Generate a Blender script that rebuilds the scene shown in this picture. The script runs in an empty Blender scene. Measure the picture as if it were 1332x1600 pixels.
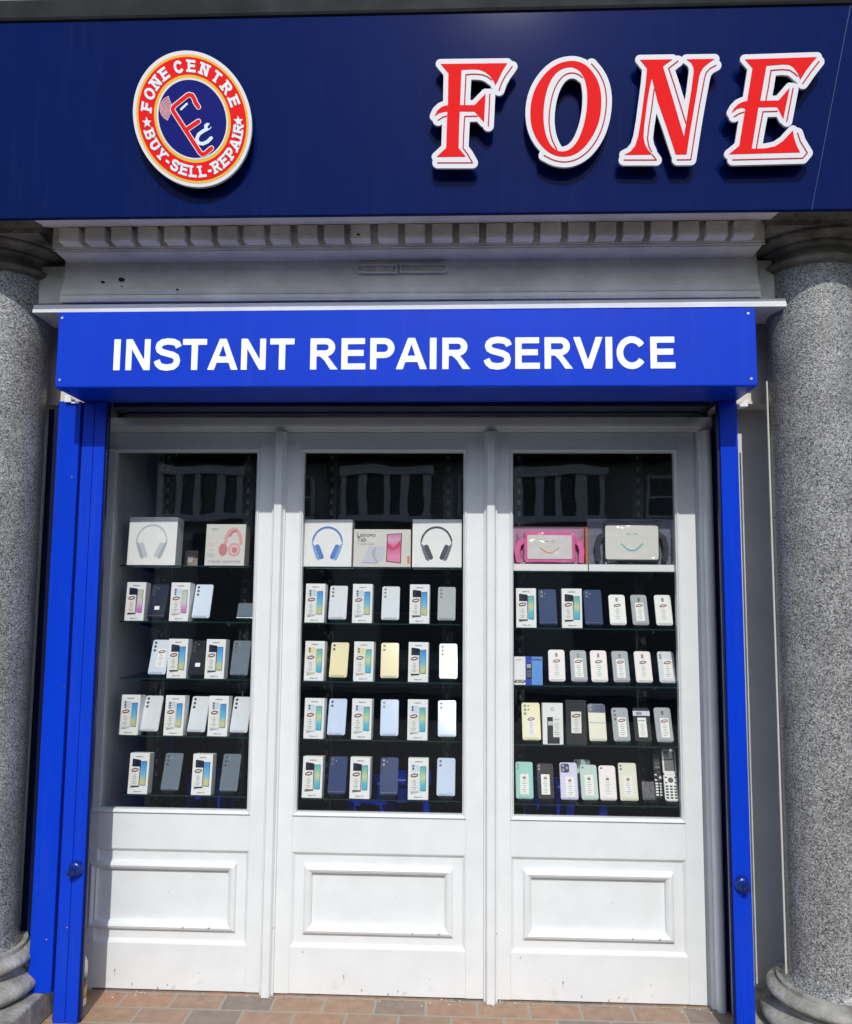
import bpy, bmesh, math, random
import numpy as np
from mathutils import Vector, Matrix
from mathutils.geometry import delaunay_2d_cdt
random.seed(7)
R = math.radians
SC = bpy.context.scene
COL = SC.collection

# ------------------------------------------------------------------ camera
EYE = 1.528
CAMP = Vector((0.0, -3.35, EYE))
FPX = 1300.0                                   # focal length in pixels of the 1332 x 1600 photograph
_yaw, _pit, _rol = R(2.42), R(5.85), R(0.47)
_F = Vector((-math.sin(_yaw)*math.cos(_pit), math.cos(_yaw)*math.cos(_pit), math.sin(_pit)))
_r = Vector((math.cos(_yaw), math.sin(_yaw), 0)); _u = _r.cross(_F)
CR = math.cos(_rol)*_r + math.sin(_rol)*_u
CU = -math.sin(_rol)*_r + math.cos(_rol)*_u
cam = bpy.data.cameras.new('camera'); camo = bpy.data.objects.new('camera', cam); COL.objects.link(camo)
m = Matrix((CR, CU, -_F)).transposed().to_4x4(); m.translation = CAMP
camo.matrix_world = m
cam.sensor_fit = 'HORIZONTAL'; cam.sensor_width = 36.0; cam.lens = FPX/1332*36
cam.clip_start = 0.05; cam.clip_end = 500
SC.camera = camo

# ------------------------------------------------------------------ sky, sun, exposure
SUN_EL, SUN_AZ = R(40.7), R(175.9)             # azimuth clockwise from +Y
w = bpy.data.worlds.new('World'); SC.world = w; w.use_nodes = True
nt = w.node_tree; bg = nt.nodes['Background']
sky = nt.nodes.new('ShaderNodeTexSky'); sky.sky_type = 'NISHITA'; sky.sun_disc = False
sky.sun_elevation = SUN_EL; sky.sun_rotation = SUN_AZ
nt.links.new(sky.outputs[0], bg.inputs[0]); bg.inputs[1].default_value = 0.128
sl = bpy.data.lights.new('sun', 'SUN'); sl.energy = 2.0; sl.angle = R(0.5); sl.color = (1, .985, .925)
so = bpy.data.objects.new('sun', sl); COL.objects.link(so)
sd = Vector((math.sin(SUN_AZ)*math.cos(SUN_EL), math.cos(SUN_AZ)*math.cos(SUN_EL), math.sin(SUN_EL)))
so.rotation_euler = (-sd).to_track_quat('-Z', 'Y').to_euler(); so.location = (2, -8, 9)
SC.view_settings.view_transform = 'Standard'; SC.view_settings.look = 'None'
SC.view_settings.exposure = 0.50; SC.view_settings.gamma = 1
SC.cycles.max_bounces = 10; SC.cycles.transparent_max_bounces = 24
SC.cycles.caustics_reflective = False; SC.cycles.caustics_refractive = False
SC.cycles.use_denoising = True

# ------------------------------------------------------------------ measuring
def at(px, py, d):
    """point of the vertical plane d metres in front of the door faces seen at a photograph pixel -> (x, z)"""
    v = float((px-666)/FPX)*CR - float((py-800)/FPX)*CU + _F
    t = (-d - CAMP.y)/v.y
    p = CAMP + t*v
    return p.x, p.z
def X(px, py, d): return at(px, py, d)[0]
def Z(px, py, d): return at(px, py, d)[1]

# ------------------------------------------------------------------ materials
def lin(c):
    return tuple(((v/255)/12.92 if v/255 <= .04045 else ((v/255+.055)/1.055)**2.4) for v in c)
MATS = {}
def mat(name, col, rough=.5, metal=0., spec=.5, coat=0., noise=0., nscale=20., bump=0., bscale=200., var2=None, coat_r=.05):
    if name in MATS: return MATS[name]
    m = bpy.data.materials.new(name); m.use_nodes = True; MATS[name] = m
    t = m.node_tree; b = t.nodes['Principled BSDF']
    b.inputs['Base Color'].default_value = (*col, 1); b.inputs['Roughness'].default_value = rough
    b.inputs['Metallic'].default_value = metal; b.inputs['Specular IOR Level'].default_value = spec
    b.inputs['Coat Weight'].default_value = coat; b.inputs['Coat Roughness'].default_value = coat_r
    if noise or bump:
        tc = t.nodes.new('ShaderNodeTexCoord')
    if noise:
        n = t.nodes.new('ShaderNodeTexNoise'); n.inputs['Scale'].default_value = nscale; n.inputs['Detail'].default_value = 6
        t.links.new(tc.outputs['Object'], n.inputs['Vector'])
        r = t.nodes.new('ShaderNodeValToRGB'); e = r.color_ramp.elements
        c2 = var2 if var2 else tuple(v*(1-noise) for v in col)
        e[0].position = .32; e[0].color = (*c2, 1); e[1].position = .68; e[1].color = (*col, 1)
        t.links.new(n.outputs['Fac'], r.inputs[0]); t.links.new(r.outputs[0], b.inputs['Base Color'])
        n2 = t.nodes.new('ShaderNodeMapRange'); n2.inputs['To Min'].default_value = min(1, rough*1.25); n2.inputs['To Max'].default_value = rough*.8
        t.links.new(n.outputs['Fac'], n2.inputs['Value']); t.links.new(n2.outputs[0], b.inputs['Roughness'])
    if bump:
        n = t.nodes.new('ShaderNodeTexNoise'); n.inputs['Scale'].default_value = bscale; n.inputs['Detail'].default_value = 4
        t.links.new(tc.outputs['Object'], n.inputs['Vector'])
        bp = t.nodes.new('ShaderNodeBump'); bp.inputs['Strength'].default_value = bump; bp.inputs['Distance'].default_value = .01
        t.links.new(n.outputs['Fac'], bp.inputs['Height']); t.links.new(bp.outputs[0], b.inputs['Normal'])
    return m
def clear_mat(name, tint, fac, rough=.0, bump=0):
    """thin clear sheet: see-through with a weak mirror reflection"""
    if name in MATS: return MATS[name]
    m = bpy.data.materials.new(name); m.use_nodes = True; MATS[name] = m
    t = m.node_tree; t.nodes.clear()
    o = t.nodes.new('ShaderNodeOutputMaterial'); mx = t.nodes.new('ShaderNodeMixShader')
    a = t.nodes.new('ShaderNodeBsdfTransparent'); a.inputs[0].default_value = (*tint, 1)
    g = t.nodes.new('ShaderNodeBsdfGlossy'); g.inputs['Roughness'].default_value = rough
    fr = t.nodes.new('ShaderNodeLayerWeight'); fr.inputs['Blend'].default_value = .18
    ad = t.nodes.new('ShaderNodeMath'); ad.operation = 'MULTIPLY_ADD'; ad.inputs[1].default_value = .55; ad.inputs[2].default_value = fac; ad.use_clamp = True
    t.links.new(fr.outputs['Fresnel'], ad.inputs[0]); ad.inputs[1].default_value = .35
    t.links.new(ad.outputs[0], mx.inputs[0]); t.links.new(a.outputs[0], mx.inputs[1]); t.links.new(g.outputs[0], mx.inputs[2])
    if bump:
        tc = t.nodes.new('ShaderNodeTexCoord'); n = t.nodes.new('ShaderNodeTexNoise'); n.inputs['Scale'].default_value = bump
        t.links.new(tc.outputs['Object'], n.inputs['Vector'])
        bp = t.nodes.new('ShaderNodeBump'); bp.inputs['Strength'].default_value = .4; bp.inputs['Distance'].default_value = .02
        t.links.new(n.outputs['Fac'], bp.inputs['Height']); t.links.new(bp.outputs[0], g.inputs['Normal'])
    t.links.new(mx.outputs[0], o.inputs[0])
    return m
def ramp_mat(name, stops, axis='Z', lo=0., hi=1., rough=.2):
    """printed picture whose ink runs through several colours along one axis of its own object"""
    if name in MATS: return MATS[name]
    m = bpy.data.materials.new(name); m.use_nodes = True; MATS[name] = m
    t = m.node_tree; b = t.nodes['Principled BSDF']; b.inputs['Roughness'].default_value = rough
    tc = t.nodes.new('ShaderNodeTexCoord'); sx = t.nodes.new('ShaderNodeSeparateXYZ'); t.links.new(tc.outputs['Object'], sx.inputs[0])
    mr = t.nodes.new('ShaderNodeMapRange'); mr.inputs['From Min'].default_value = lo; mr.inputs['From Max'].default_value = hi
    t.links.new(sx.outputs[axis], mr.inputs['Value'])
    r = t.nodes.new('ShaderNodeValToRGB'); e = r.color_ramp.elements
    while len(e) < len(stops): e.new(.5)
    for k, (p, c) in enumerate(stops): e[k].position = p; e[k].color = (*lin(c), 1)
    t.links.new(mr.outputs[0], r.inputs[0]); t.links.new(r.outputs[0], b.inputs['Base Color'])
    return m

WHITE = mat('white_gloss_paint', (.775, .79, .785), .32, noise=.07, nscale=9, bump=.03, bscale=60)
def paint_wear(m):
    """small chips and scuffs low on the painted doors"""
    t = m.node_tree; b = t.nodes['Principled BSDF']; src = b.inputs['Base Color'].links[0].from_socket
    tc = t.nodes.new('ShaderNodeTexCoord'); mp = t.nodes.new('ShaderNodeMapping'); mp.inputs['Scale'].default_value = (1, 1, .55)
    v = t.nodes.new('ShaderNodeTexNoise'); v.inputs['Scale'].default_value = 42; v.inputs['Detail'].default_value = 3
    t.links.new(tc.outputs['Object'], mp.inputs[0]); t.links.new(mp.outputs[0], v.inputs['Vector'])
    s = t.nodes.new('ShaderNodeSeparateXYZ'); t.links.new(tc.outputs['Object'], s.inputs[0])
    mr = t.nodes.new('ShaderNodeMapRange'); mr.inputs['From Min'].default_value = .05; mr.inputs['From Max'].default_value = .55
    mr.inputs['To Min'].default_value = .70; mr.inputs['To Max'].default_value = .79
    t.links.new(s.outputs['Z'], mr.inputs['Value'])
    g = t.nodes.new('ShaderNodeMath'); g.operation = 'GREATER_THAN'; t.links.new(v.outputs['Fac'], g.inputs[0]); t.links.new(mr.outputs[0], g.inputs[1])
    mx = t.nodes.new('ShaderNodeMix'); mx.data_type = 'RGBA'; t.links.new(g.outputs[0], mx.inputs['Factor'])
    t.links.new(src, mx.inputs['A']); mx.inputs['B'].default_value = (.33, .33, .32, 1)
    # splash dirt along the very foot, patchy
    n3 = t.nodes.new('ShaderNodeTexNoise'); n3.inputs['Scale'].default_value = 16; n3.inputs['Detail'].default_value = 8; n3.inputs['Roughness'].default_value = .7
    t.links.new(tc.outputs['Object'], n3.inputs['Vector'])
    m3 = t.nodes.new('ShaderNodeMapRange'); m3.inputs['From Min'].default_value = .0; m3.inputs['From Max'].default_value = .22; m3.inputs['To Min'].default_value = .55; m3.inputs['To Max'].default_value = .80
    t.links.new(s.outputs['Z'], m3.inputs['Value'])
    sb_ = t.nodes.new('ShaderNodeMath'); sb_.operation = 'SUBTRACT'; t.links.new(n3.outputs['Fac'], sb_.inputs[0]); t.links.new(m3.outputs[0], sb_.inputs[1])
    ml = t.nodes.new('ShaderNodeMath'); ml.operation = 'MULTIPLY'; ml.inputs[1].default_value = 3.2; ml.use_clamp = True; t.links.new(sb_.outputs[0], ml.inputs[0])
    m4 = t.nodes.new('ShaderNodeMix'); m4.data_type = 'RGBA'; t.links.new(ml.outputs[0], m4.inputs['Factor']); t.links.new(mx.outputs['Result'], m4.inputs['A']); m4.inputs['B'].default_value = (.42, .40, .36, 1)
    t.links.new(m4.outputs['Result'], b.inputs['Base Color'])
paint_wear(WHITE)
def streaks(m, amount, sx=1.2, sz=.06, scale=26):
    """faint dust streaks running down a coated metal face"""
    t = m.node_tree; b = t.nodes['Principled BSDF']; src = b.inputs['Base Color'].links[0].from_socket
    tc = t.nodes.new('ShaderNodeTexCoord'); mp = t.nodes.new('ShaderNodeMapping'); mp.inputs['Scale'].default_value = (sx, sx, sz)
    n = t.nodes.new('ShaderNodeTexNoise'); n.inputs['Scale'].default_value = scale; n.inputs['Detail'].default_value = 7; n.inputs['Roughness'].default_value = .65
    t.links.new(tc.outputs['Object'], mp.inputs[0]); t.links.new(mp.outputs[0], n.inputs['Vector'])
    r = t.nodes.new('ShaderNodeMapRange'); r.inputs['From Min'].default_value = .52; r.inputs['From Max'].default_value = .78; r.inputs['To Max'].default_value = amount; t.links.new(n.outputs['Fac'], r.inputs['Value'])
    mx = t.nodes.new('ShaderNodeMix'); mx.data_type = 'RGBA'; t.links.new(r.outputs[0], mx.inputs['Factor']); t.links.new(src, mx.inputs['A']); mx.inputs['B'].default_value = (.20, .22, .28, 1)
    t.links.new(mx.outputs['Result'], b.inputs['Base Color'])
BLUE = mat('gloss_blue_powder_coat', (.0025, .044, .57), .34, spec=.10, coat=.12, noise=.10, nscale=3, bump=.008, bscale=25, coat_r=.03)
BLUE2 = mat('violet_blue_rail_coat', (.005, .048, .58), .34, spec=.12, coat=.03, noise=.10, nscale=4, coat_r=.1)
NAVY = mat('gloss_navy_sign_panel', (.0018, .0105, .084), .10, spec=.05, noise=.10, nscale=2, bump=.010, bscale=3)
NAVYDK = mat('dark_navy_coat', (.004, .008, .045), .4)
RED = mat('red_vinyl', (.76, .013, .013), .6, spec=.05)
streaks(BLUE, .045); streaks(BLUE2, .07); streaks(NAVY, .02)
DRED = mat('deep_red_vinyl', (.40, .008, .012), .55, spec=.15)
ACRY = mat('white_acrylic', (.70, .68, .70), .5, spec=.15)
LETW = mat('white_vinyl', (.92, .94, .97), .55, spec=.2)
SILVER = mat('bright_metal', (.75, .76, .78), .25, metal=1)
DMETAL = mat('dark_metal', (.03, .03, .034), .45)
SLOT = mat('grey_steel', (.16, .165, .17), .4, metal=.6)
BLACK = mat('black_plastic', (.012, .012, .014), .35)
RUB = mat('black_rubber', (.01, .01, .012), .7)
STONE = mat('weathered_grey_stone', (.44, .42, .38), .9, noise=.5, nscale=14, bump=.6, bscale=60, var2=(.20, .19, .165))
DSTONE = mat('sooty_brown_stone', (.30, .27, .21), .95, noise=.6, nscale=10, bump=.9, bscale=45, var2=(.07, .062, .05))
CORN = mat('grey_painted_masonry', (.86, .80, .70), .7, noise=.22, nscale=7, bump=.35, bscale=70)
WALLP = mat('white_painted_render', (.72, .725, .73), .6, noise=.12, nscale=5, bump=.15, bscale=60)
LEAD = mat('dark_grey_lead', (.017, .018, .019), .7, spec=.2, noise=.3, nscale=8)
GLASS = clear_mat('window_glass', (.99, .996, .994), .066, bump=2.6)
GLASS.node_tree.nodes['Bump'].inputs['Strength'].default_value = .055
SHELFG = clear_mat('green_tinted_shelf_glass', (.80, .90, .87), .05)
SHELFE = mat('green_glass_edge', (.008, .04, .036), .2)
ACRYL = clear_mat('clear_acrylic', (.88, .90, .92), .07)
FILM = clear_mat('clear_plastic_film', (.985, .985, .985), .030, rough=.06, bump=38)
CARD = mat('white_carton', (.95, .94, .92), .5, spec=.3)
CARDS = mat('ivory_label_card', (.90, .88, .83), .55, spec=.3)
INK = mat('dark_print', (.03, .03, .035), .6)
GREYINK = mat('grey_print', (.30, .30, .31), .6)
REDINK = mat('red_print', (.28, .03, .03), .6)
COPPER = mat('copper_print', (.33, .13, .10), .5)

def granite():
    m = bpy.data.materials.new('polished_grey_granite'); m.use_nodes = True
    t = m.node_tree; b = t.nodes['Principled BSDF']; b.inputs['Roughness'].default_value = .38
    tc = t.nodes.new('ShaderNodeTexCoord')
    v = t.nodes.new('ShaderNodeTexVoronoi'); v.inputs['Scale'].default_value = 270; v.inputs['Randomness'].default_value = 1
    t.links.new(tc.outputs['Object'], v.inputs['Vector'])
    s = t.nodes.new('ShaderNodeSeparateColor'); t.links.new(v.outputs['Color'], s.inputs[0])
    r = t.nodes.new('ShaderNodeValToRGB'); r.color_ramp.interpolation = 'LINEAR'; e = r.color_ramp.elements
    for _ in range(3): e.new(.5)
    for k, (p, c) in enumerate(((0, .035), (.18, .10), (.42, .24), (.75, .31), (1, .54))):
        e[k].position = p; e[k].color = (c, c*.985, c*.955, 1)
    t.links.new(s.outputs[0], r.inputs[0])
    n = t.nodes.new('ShaderNodeTexNoise'); n.inputs['Scale'].default_value = 6; n.inputs['Detail'].default_value = 8
    t.links.new(tc.outputs['Object'], n.inputs['Vector'])
    mr = t.nodes.new('ShaderNodeMapRange'); mr.inputs['From Min'].default_value = .3; mr.inputs['From Max'].default_value = .7
    mr.inputs['To Min'].default_value = .72; mr.inputs['To Max'].default_value = 1.12
    t.links.new(n.outputs['Fac'], mr.inputs['Value'])
    mx = t.nodes.new('ShaderNodeVectorMath'); mx.operation = 'SCALE'
    t.links.new(r.outputs[0], mx.inputs[0]); t.links.new(mr.outputs[0], mx.inputs['Scale']); t.links.new(mx.outputs[0], b.inputs['Base Color'])
    bp = t.nodes.new('ShaderNodeBump'); bp.inputs['Strength'].default_value = .25; bp.inputs['Distance'].default_value = .003
    t.links.new(s.outputs[1], bp.inputs['Height']); t.links.new(bp.outputs[0], b.inputs['Normal'])
    return m
GRANITE = granite()

def tile_mat():
    m = bpy.data.materials.new('terracotta_paver'); m.use_nodes = True
    t = m.node_tree; b = t.nodes['Principled BSDF']; b.inputs['Roughness'].default_value = .75
    tc = t.nodes.new('ShaderNodeTexCoord'); mp = t.nodes.new('ShaderNodeMapping')
    mp.inputs['Location'].default_value = (1.18+.192*20, .13+.1155*20, 0)
    t.links.new(tc.outputs['Object'], mp.inputs[0])
    k = t.nodes.new('ShaderNodeTexBrick'); k.inputs['Scale'].default_value = 1
    k.inputs['Brick Width'].default_value = .192; k.inputs['Row Height'].default_value = .1155
    k.inputs['Mortar Size'].default_value = .0055; k.inputs['Mortar Smooth'].default_value = .15; k.offset = .5; k.offset_frequency = 2
    k.inputs['Color1'].default_value = (0, 0, 0, 1); k.inputs['Color2'].default_value = (1, 1, 1, 1); k.inputs['Mortar'].default_value = (.5, .5, .5, 1)
    t.links.new(mp.outputs[0], k.inputs['Vector'])
    r = t.nodes.new('ShaderNodeValToRGB'); e = r.color_ramp.elements
    for _ in range(4): e.new(.5)
    for i, (p, c) in enumerate(((0, (.21, .17, .14)), (.2, (.34, .205, .13)), (.42, (.27, .195, .14)), (.6, (.36, .20, .13)), (.8, (.30, .205, .145)), (1, (.19, .17, .15)))):
        e[i].position = p; e[i].color = (*c, 1)
    t.links.new(k.outputs['Color'], r.inputs[0])
    n = t.nodes.new('ShaderNodeTexNoise'); n.inputs['Scale'].default_value = 22; n.inputs['Detail'].default_value = 8
    t.links.new(tc.outputs['Object'], n.inputs['Vector'])
    mr = t.nodes.new('ShaderNodeMapRange'); mr.inputs['To Min'].default_value = .70; mr.inputs['To Max'].default_value = 1.55
    t.links.new(n.outputs['Fac'], mr.inputs['Value'])
    sc = t.nodes.new('ShaderNodeVectorMath'); sc.operation = 'SCALE'; t.links.new(r.outputs[0], sc.inputs[0]); t.links.new(mr.outputs[0], sc.inputs['Scale'])
    mx = t.nodes.new('ShaderNodeMix'); mx.data_type = 'RGBA'; t.links.new(k.outputs['Fac'], mx.inputs['Factor'])
    t.links.new(sc.outputs[0], mx.inputs['A']); mx.inputs['B'].default_value = (.34, .31, .25, 1)
    t.links.new(mx.outputs['Result'], b.inputs['Base Color'])
    iv = t.nodes.new('ShaderNodeMath'); iv.operation = 'MULTIPLY_ADD'; iv.inputs[1].default_value = -1; iv.inputs[2].default_value = 1
    t.links.new(k.outputs['Fac'], iv.inputs[0])
    a2 = t.nodes.new('ShaderNodeMath'); a2.operation = 'MULTIPLY_ADD'; a2.inputs[1].default_value = .35
    t.links.new(n.outputs['Fac'], a2.inputs[0]); t.links.new(iv.outputs[0], a2.inputs[2])
    bp = t.nodes.new('ShaderNodeBump'); bp.inputs['Strength'].default_value = .5; bp.inputs['Distance'].default_value = .006
    t.links.new(a2.outputs[0], bp.inputs['Height']); t.links.new(bp.outputs[0], b.inputs['Normal'])
    return m
TILE = tile_mat()

# ------------------------------------------------------------------ mesh building
class MB:
    def __init__(s): s.v = []; s.f = []; s.mi = []; s.mats = []
    def _m(s, mt):
        if mt not in s.mats: s.mats.append(mt)
        return s.mats.index(mt)
    def add(s, vs, fs, mt):
        o = len(s.v); k = s._m(mt)
        s.v += [tuple(p) for p in vs]
        for f in fs: s.f.append([i+o for i in f]); s.mi.append(k)
    def box(s, x0, x1, y0, y1, z0, z1, mt, b=0.):
        if b <= 0:
            vs = [(x, y, z) for z in (z0, z1) for y in (y0, y1) for x in (x0, x1)]
            s.add(vs, [(0, 2, 3, 1), (4, 5, 7, 6), (0, 1, 5, 4), (2, 6, 7, 3), (0, 4, 6, 2), (1, 3, 7, 5)], mt); return
        bm = bmesh.new(); bmesh.ops.create_cube(bm, size=1)
        for v in bm.verts: v.co = ((x0+x1)/2+v.co.x*(x1-x0), (y0+y1)/2+v.co.y*(y1-y0), (z0+z1)/2+v.co.z*(z1-z0))
        bmesh.ops.bevel(bm, geom=bm.edges[:], offset=b, segments=2, affect='EDGES', profile=.5)
        bm.verts.index_update()
        s.add([v.co[:] for v in bm.verts], [[v.index for v in f.verts] for f in bm.faces], mt); bm.free()
    def prism(s, pts, axis, a0, a1, mt, cap=True):
        """pts: polygon in the two other axes (in x,y,z order), extruded along axis"""
        def mk(p, a):
            return {'x': (a, p[0], p[1]), 'y': (p[0], a, p[1]), 'z': (p[0], p[1], a)}[axis]
        n = len(pts); vs = [mk(p, a0) for p in pts]+[mk(p, a1) for p in pts]
        fs = [(i, (i+1) % n, n+(i+1) % n, n+i) for i in range(n)]
        if cap: fs += [tuple(range(n))[::-1], tuple(range(n, 2*n))]
        s.add(vs, fs, mt)
    def rings(s, rects, mt, fill=True):
        """concentric rectangles (x0,x1,z0,z1,y): a lofted moulding, last one filled"""
        vs = []
        for x0, x1, z0, z1, y in rects: vs += [(x0, y, z0), (x1, y, z0), (x1, y, z1), (x0, y, z1)]
        fs = []
        for k in range(len(rects)-1):
            a, b = k*4, k*4+4
            for i in range(4): fs.append((a+i, a+(i+1) % 4, b+(i+1) % 4, b+i))
        if fill: b = (len(rects)-1)*4; fs.append((b, b+1, b+2, b+3))
        s.add(vs, fs, mt)
    def lathe(s, prof, mt, cx=0, cy=0, n=64, caps=True):
        vs = []; k = len(prof)
        for i in range(n):
            a = 2*math.pi*i/n
            for r, z in prof: vs.append((cx+r*math.cos(a), cy+r*math.sin(a), z))
        fs = [(i*k+j, ((i+1) % n)*k+j, ((i+1) % n)*k+j+1, i*k+j+1) for i in range(n) for j in range(k-1)]
        if caps: fs += [[i*k for i in range(n)][::-1], [i*k+k-1 for i in range(n)]]
        s.add(vs, fs, mt)
    def cyl(s, p, q, r0, mt, r1=None, n=20):
        p, q = Vector(p), Vector(q); d = (q-p).normalized(); r1 = r0 if r1 is None else r1
        a = d.orthogonal().normalized(); b = d.cross(a)
        vs = []
        for c, r in ((p, r0), (q, r1)):
            for i in range(n):
                t = 2*math.pi*i/n; vs.append(tuple(c+r*(math.cos(t)*a+math.sin(t)*b)))
        s.add(vs, [(i, (i+1) % n, n+(i+1) % n, n+i) for i in range(n)]+[list(range(n))[::-1], list(range(n, 2*n))], mt)
    def flat(s, loops, mt, mp, thick=0., keep=None):
        """filled outline(s) with holes (even-odd); mp maps (u,v,w) to a point, w is thickness behind the face"""
        pts = []; ed = []
        for l in loops:
            o = len(pts); n = len(l); pts += [Vector(p) for p in l]; ed += [(o+i, o+(i+1) % n) for i in range(n)]
        vo, eo, fo, *_ = delaunay_2d_cdt(pts, ed, [], 1, 1e-7)
        fs = []
        for f in fo:
            c = sum((vo[i] for i in f), Vector((0, 0)))/len(f); ins = False
            for l in loops:
                n = len(l)
                for i in range(n):
                    a, b = l[i], l[(i+1) % n]
                    if (a[1] > c.y) != (b[1] > c.y) and c.x < (b[0]-a[0])*(c.y-a[1])/(b[1]-a[1])+a[0]: ins = not ins
            if ins: fs.append(list(f))
        s.add([mp(p.x, p.y, 0) for p in vo], fs, mt)
        if thick:
            s.add([mp(p.x, p.y, thick) for p in vo], [f[::-1] for f in fs], mt)
            for l in loops:
                n = len(l); s.add([mp(*p, 0) for p in l]+[mp(*p, thick) for p in l], [(i, (i+1) % n, n+(i+1) % n, n+i) for i in range(n)], mt)
    def mesh(s, name, smooth=False):
        me = bpy.data.meshes.new(name); me.from_pydata(s.v, [], s.f); me.update()
        for mt in s.mats: me.materials.append(mt)
        me.polygons.foreach_set('material_index', s.mi)
        bm = bmesh.new(); bm.from_mesh(me)
        bmesh.ops.recalc_face_normals(bm, faces=bm.faces[:])
        bm.to_mesh(me); bm.free()
        if smooth:
            me.polygons.foreach_set('use_smooth', [True]*len(me.polygons)); me.set_sharp_from_angle(angle=R(35))
        return me
    def build(s, name, parent=None, smooth=False):
        return link(name, s.mesh(name, smooth), parent)
def link(name, me, parent=None):
    o = bpy.data.objects.new(name, me); COL.objects.link(o)
    if parent: o.parent = parent
    return o
def tag(o, label=None, cat=None, group=None, kind=None):
    if label: o['label'] = label
    if cat: o['category'] = cat
    if group: o['group'] = group
    if kind: o['kind'] = kind
    return o
def thing(name, label, cat, loc=(0, 0, 0), rot=(0, 0, 0), group=None):
    o = bpy.data.objects.new(name, None); COL.objects.link(o); o.empty_display_size = .05
    o.location = loc; o.rotation_euler = rot
    return tag(o, label, cat, group)
def holder(name, base=(0, 0, 0)):
    return None

# ------------------------------------------------------------------ outlines from distance fields (lettering, emblems)
def d_poly(pts):
    P = np.array(pts, float)
    def f(x, y):
        d = np.full(x.shape, 1e18); s = np.ones(x.shape); n = len(P)
        for i in range(n):
            a, b = P[i], P[(i+1) % n]
            ex, ey = b-a; wx, wy = x-a[0], y-a[1]
            t = np.clip((wx*ex+wy*ey)/(ex*ex+ey*ey+1e-18), 0, 1)
            d = np.minimum(d, (wx-ex*t)**2+(wy-ey*t)**2)
            c1, c2, c3 = y >= a[1], y < b[1], ex*wy > ey*wx
            s = np.where((c1 & c2 & c3) | (~c1 & ~c2 & ~c3), -s, s)
        return s*np.sqrt(d)
    return f
def d_line(pts, wd):
    P = np.array(pts, float)
    def f(x, y):
        d = np.full(x.shape, 1e18)
        for a, b in zip(P[:-1], P[1:]):
            ex, ey = b-a; wx, wy = x-a[0], y-a[1]; t = np.clip((wx*ex+wy*ey)/(ex*ex+ey*ey+1e-18), 0, 1)
            d = np.minimum(d, (wx-ex*t)**2+(wy-ey*t)**2)
        return np.sqrt(d)-wd/2
    return f
def d_strip(pts, wd):
    """thick line with butt ends"""
    P = np.array(pts, float); fs = []
    for k, (a, b) in enumerate(zip(P[:-1], P[1:])):
        t = (b-a)/np.hypot(*(b-a)); n = np.array([-t[1], t[0]])*wd/2
        fs.append(d_poly([a+n, b+n, b-n, a-n]))
    if len(P) > 2: fs.append(d_line(P[1:-1] if len(P) > 3 else np.array([P[1], P[1]+1e-6]), wd))
    return d_or(*fs)
def d_box(x0, x1, y0, y1): return d_poly([(x0, y0), (x1, y0), (x1, y1), (x0, y1)])
def d_disc(cx, cy, r): return lambda x, y: np.hypot(x-cx, y-cy)-r
def d_ell(cx, cy, rx, ry, n=72): return d_poly([(cx+rx*math.cos(2*math.pi*i/n), cy+ry*math.sin(2*math.pi*i/n)) for i in range(n)])
def d_or(*fs):
    def f(x, y):
        r = fs[0](x, y)
        for g in fs[1:]: r = np.minimum(r, g(x, y))
        return r
    return f
def d_sub(a, b): return lambda x, y: np.maximum(a(x, y), -b(x, y))
def d_and(a, b): return lambda x, y: np.maximum(a(x, y), b(x, y))
def d_grow(a, r): return lambda x, y: a(x, y)-r
def rdp(p, eps):
    if len(p) < 3: return p
    a, b = np.array(p[0]), np.array(p[-1]); q = np.array(p); e = b-a; L = np.hypot(*e)
    d = np.abs(e[0]*(q[:, 1]-a[1])-e[1]*(q[:, 0]-a[0]))/L if L > 1e-12 else np.hypot(*(q-a).T)
    i = int(d.argmax())
    if d[i] < eps: return [p[0], p[-1]]
    return rdp(p[:i+1], eps)[:-1]+rdp(p[i:], eps)
def outline(f, box, cell):
    x0, x1, y0, y1 = box; nx, ny = int((x1-x0)/cell)+2, int((y1-y0)/cell)+2
    xs = x0+np.arange(nx)*cell+cell*.013; ys = y0+np.arange(ny)*cell+cell*.017
    D = f(*np.meshgrid(xs, ys, indexing='ij')); D[np.abs(D) < 1e-9] = 1e-9
    I = D < 0; seg = {}
    def pt(k):
        i, j, h = k
        a = D[i, j]; b = D[i+1, j] if h == 0 else D[i, j+1]; t = a/(a-b)
        return (xs[i]+cell*t, ys[j]) if h == 0 else (xs[i], ys[j]+cell*t)
    C = I[:-1, :-1].astype(int)+I[1:, :-1]+I[1:, 1:]+I[:-1, 1:]
    for i, j in np.argwhere((C > 0) & (C < 4)):
        a, b, c, d = I[i, j], I[i+1, j], I[i+1, j+1], I[i, j+1]
        E = ((i, j, 0), (i+1, j, 1), (i, j+1, 0), (i, j, 1))          # bottom right top left
        code = a+2*b+4*c+8*d
        T = {1: ((3, 0),), 2: ((0, 1),), 3: ((3, 1),), 4: ((1, 2),), 5: ((3, 2), (1, 0)), 6: ((0, 2),), 7: ((3, 2),), 8: ((2, 3),),
             9: ((2, 0),), 10: ((0, 3), (2, 1)), 11: ((2, 1),), 12: ((1, 3),), 13: ((1, 0),), 14: ((0, 3),)}[int(code)]
        for p, q in T: seg[E[p]] = E[q]
    loops = []
    while seg:
        s0 = next(iter(seg)); k = s0; L = []
        while k in seg: L.append(k); k = seg.pop(k)
        p = [pt(q) for q in L]
        if len(p) < 6: continue
        h = len(p)//2
        p = rdp(p[:h+1], cell*.12)[:-1]+rdp(p[h:]+[p[0]], cell*.12)[:-1]
        if len(p) >= 3: loops.append(p)
    return loops

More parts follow.
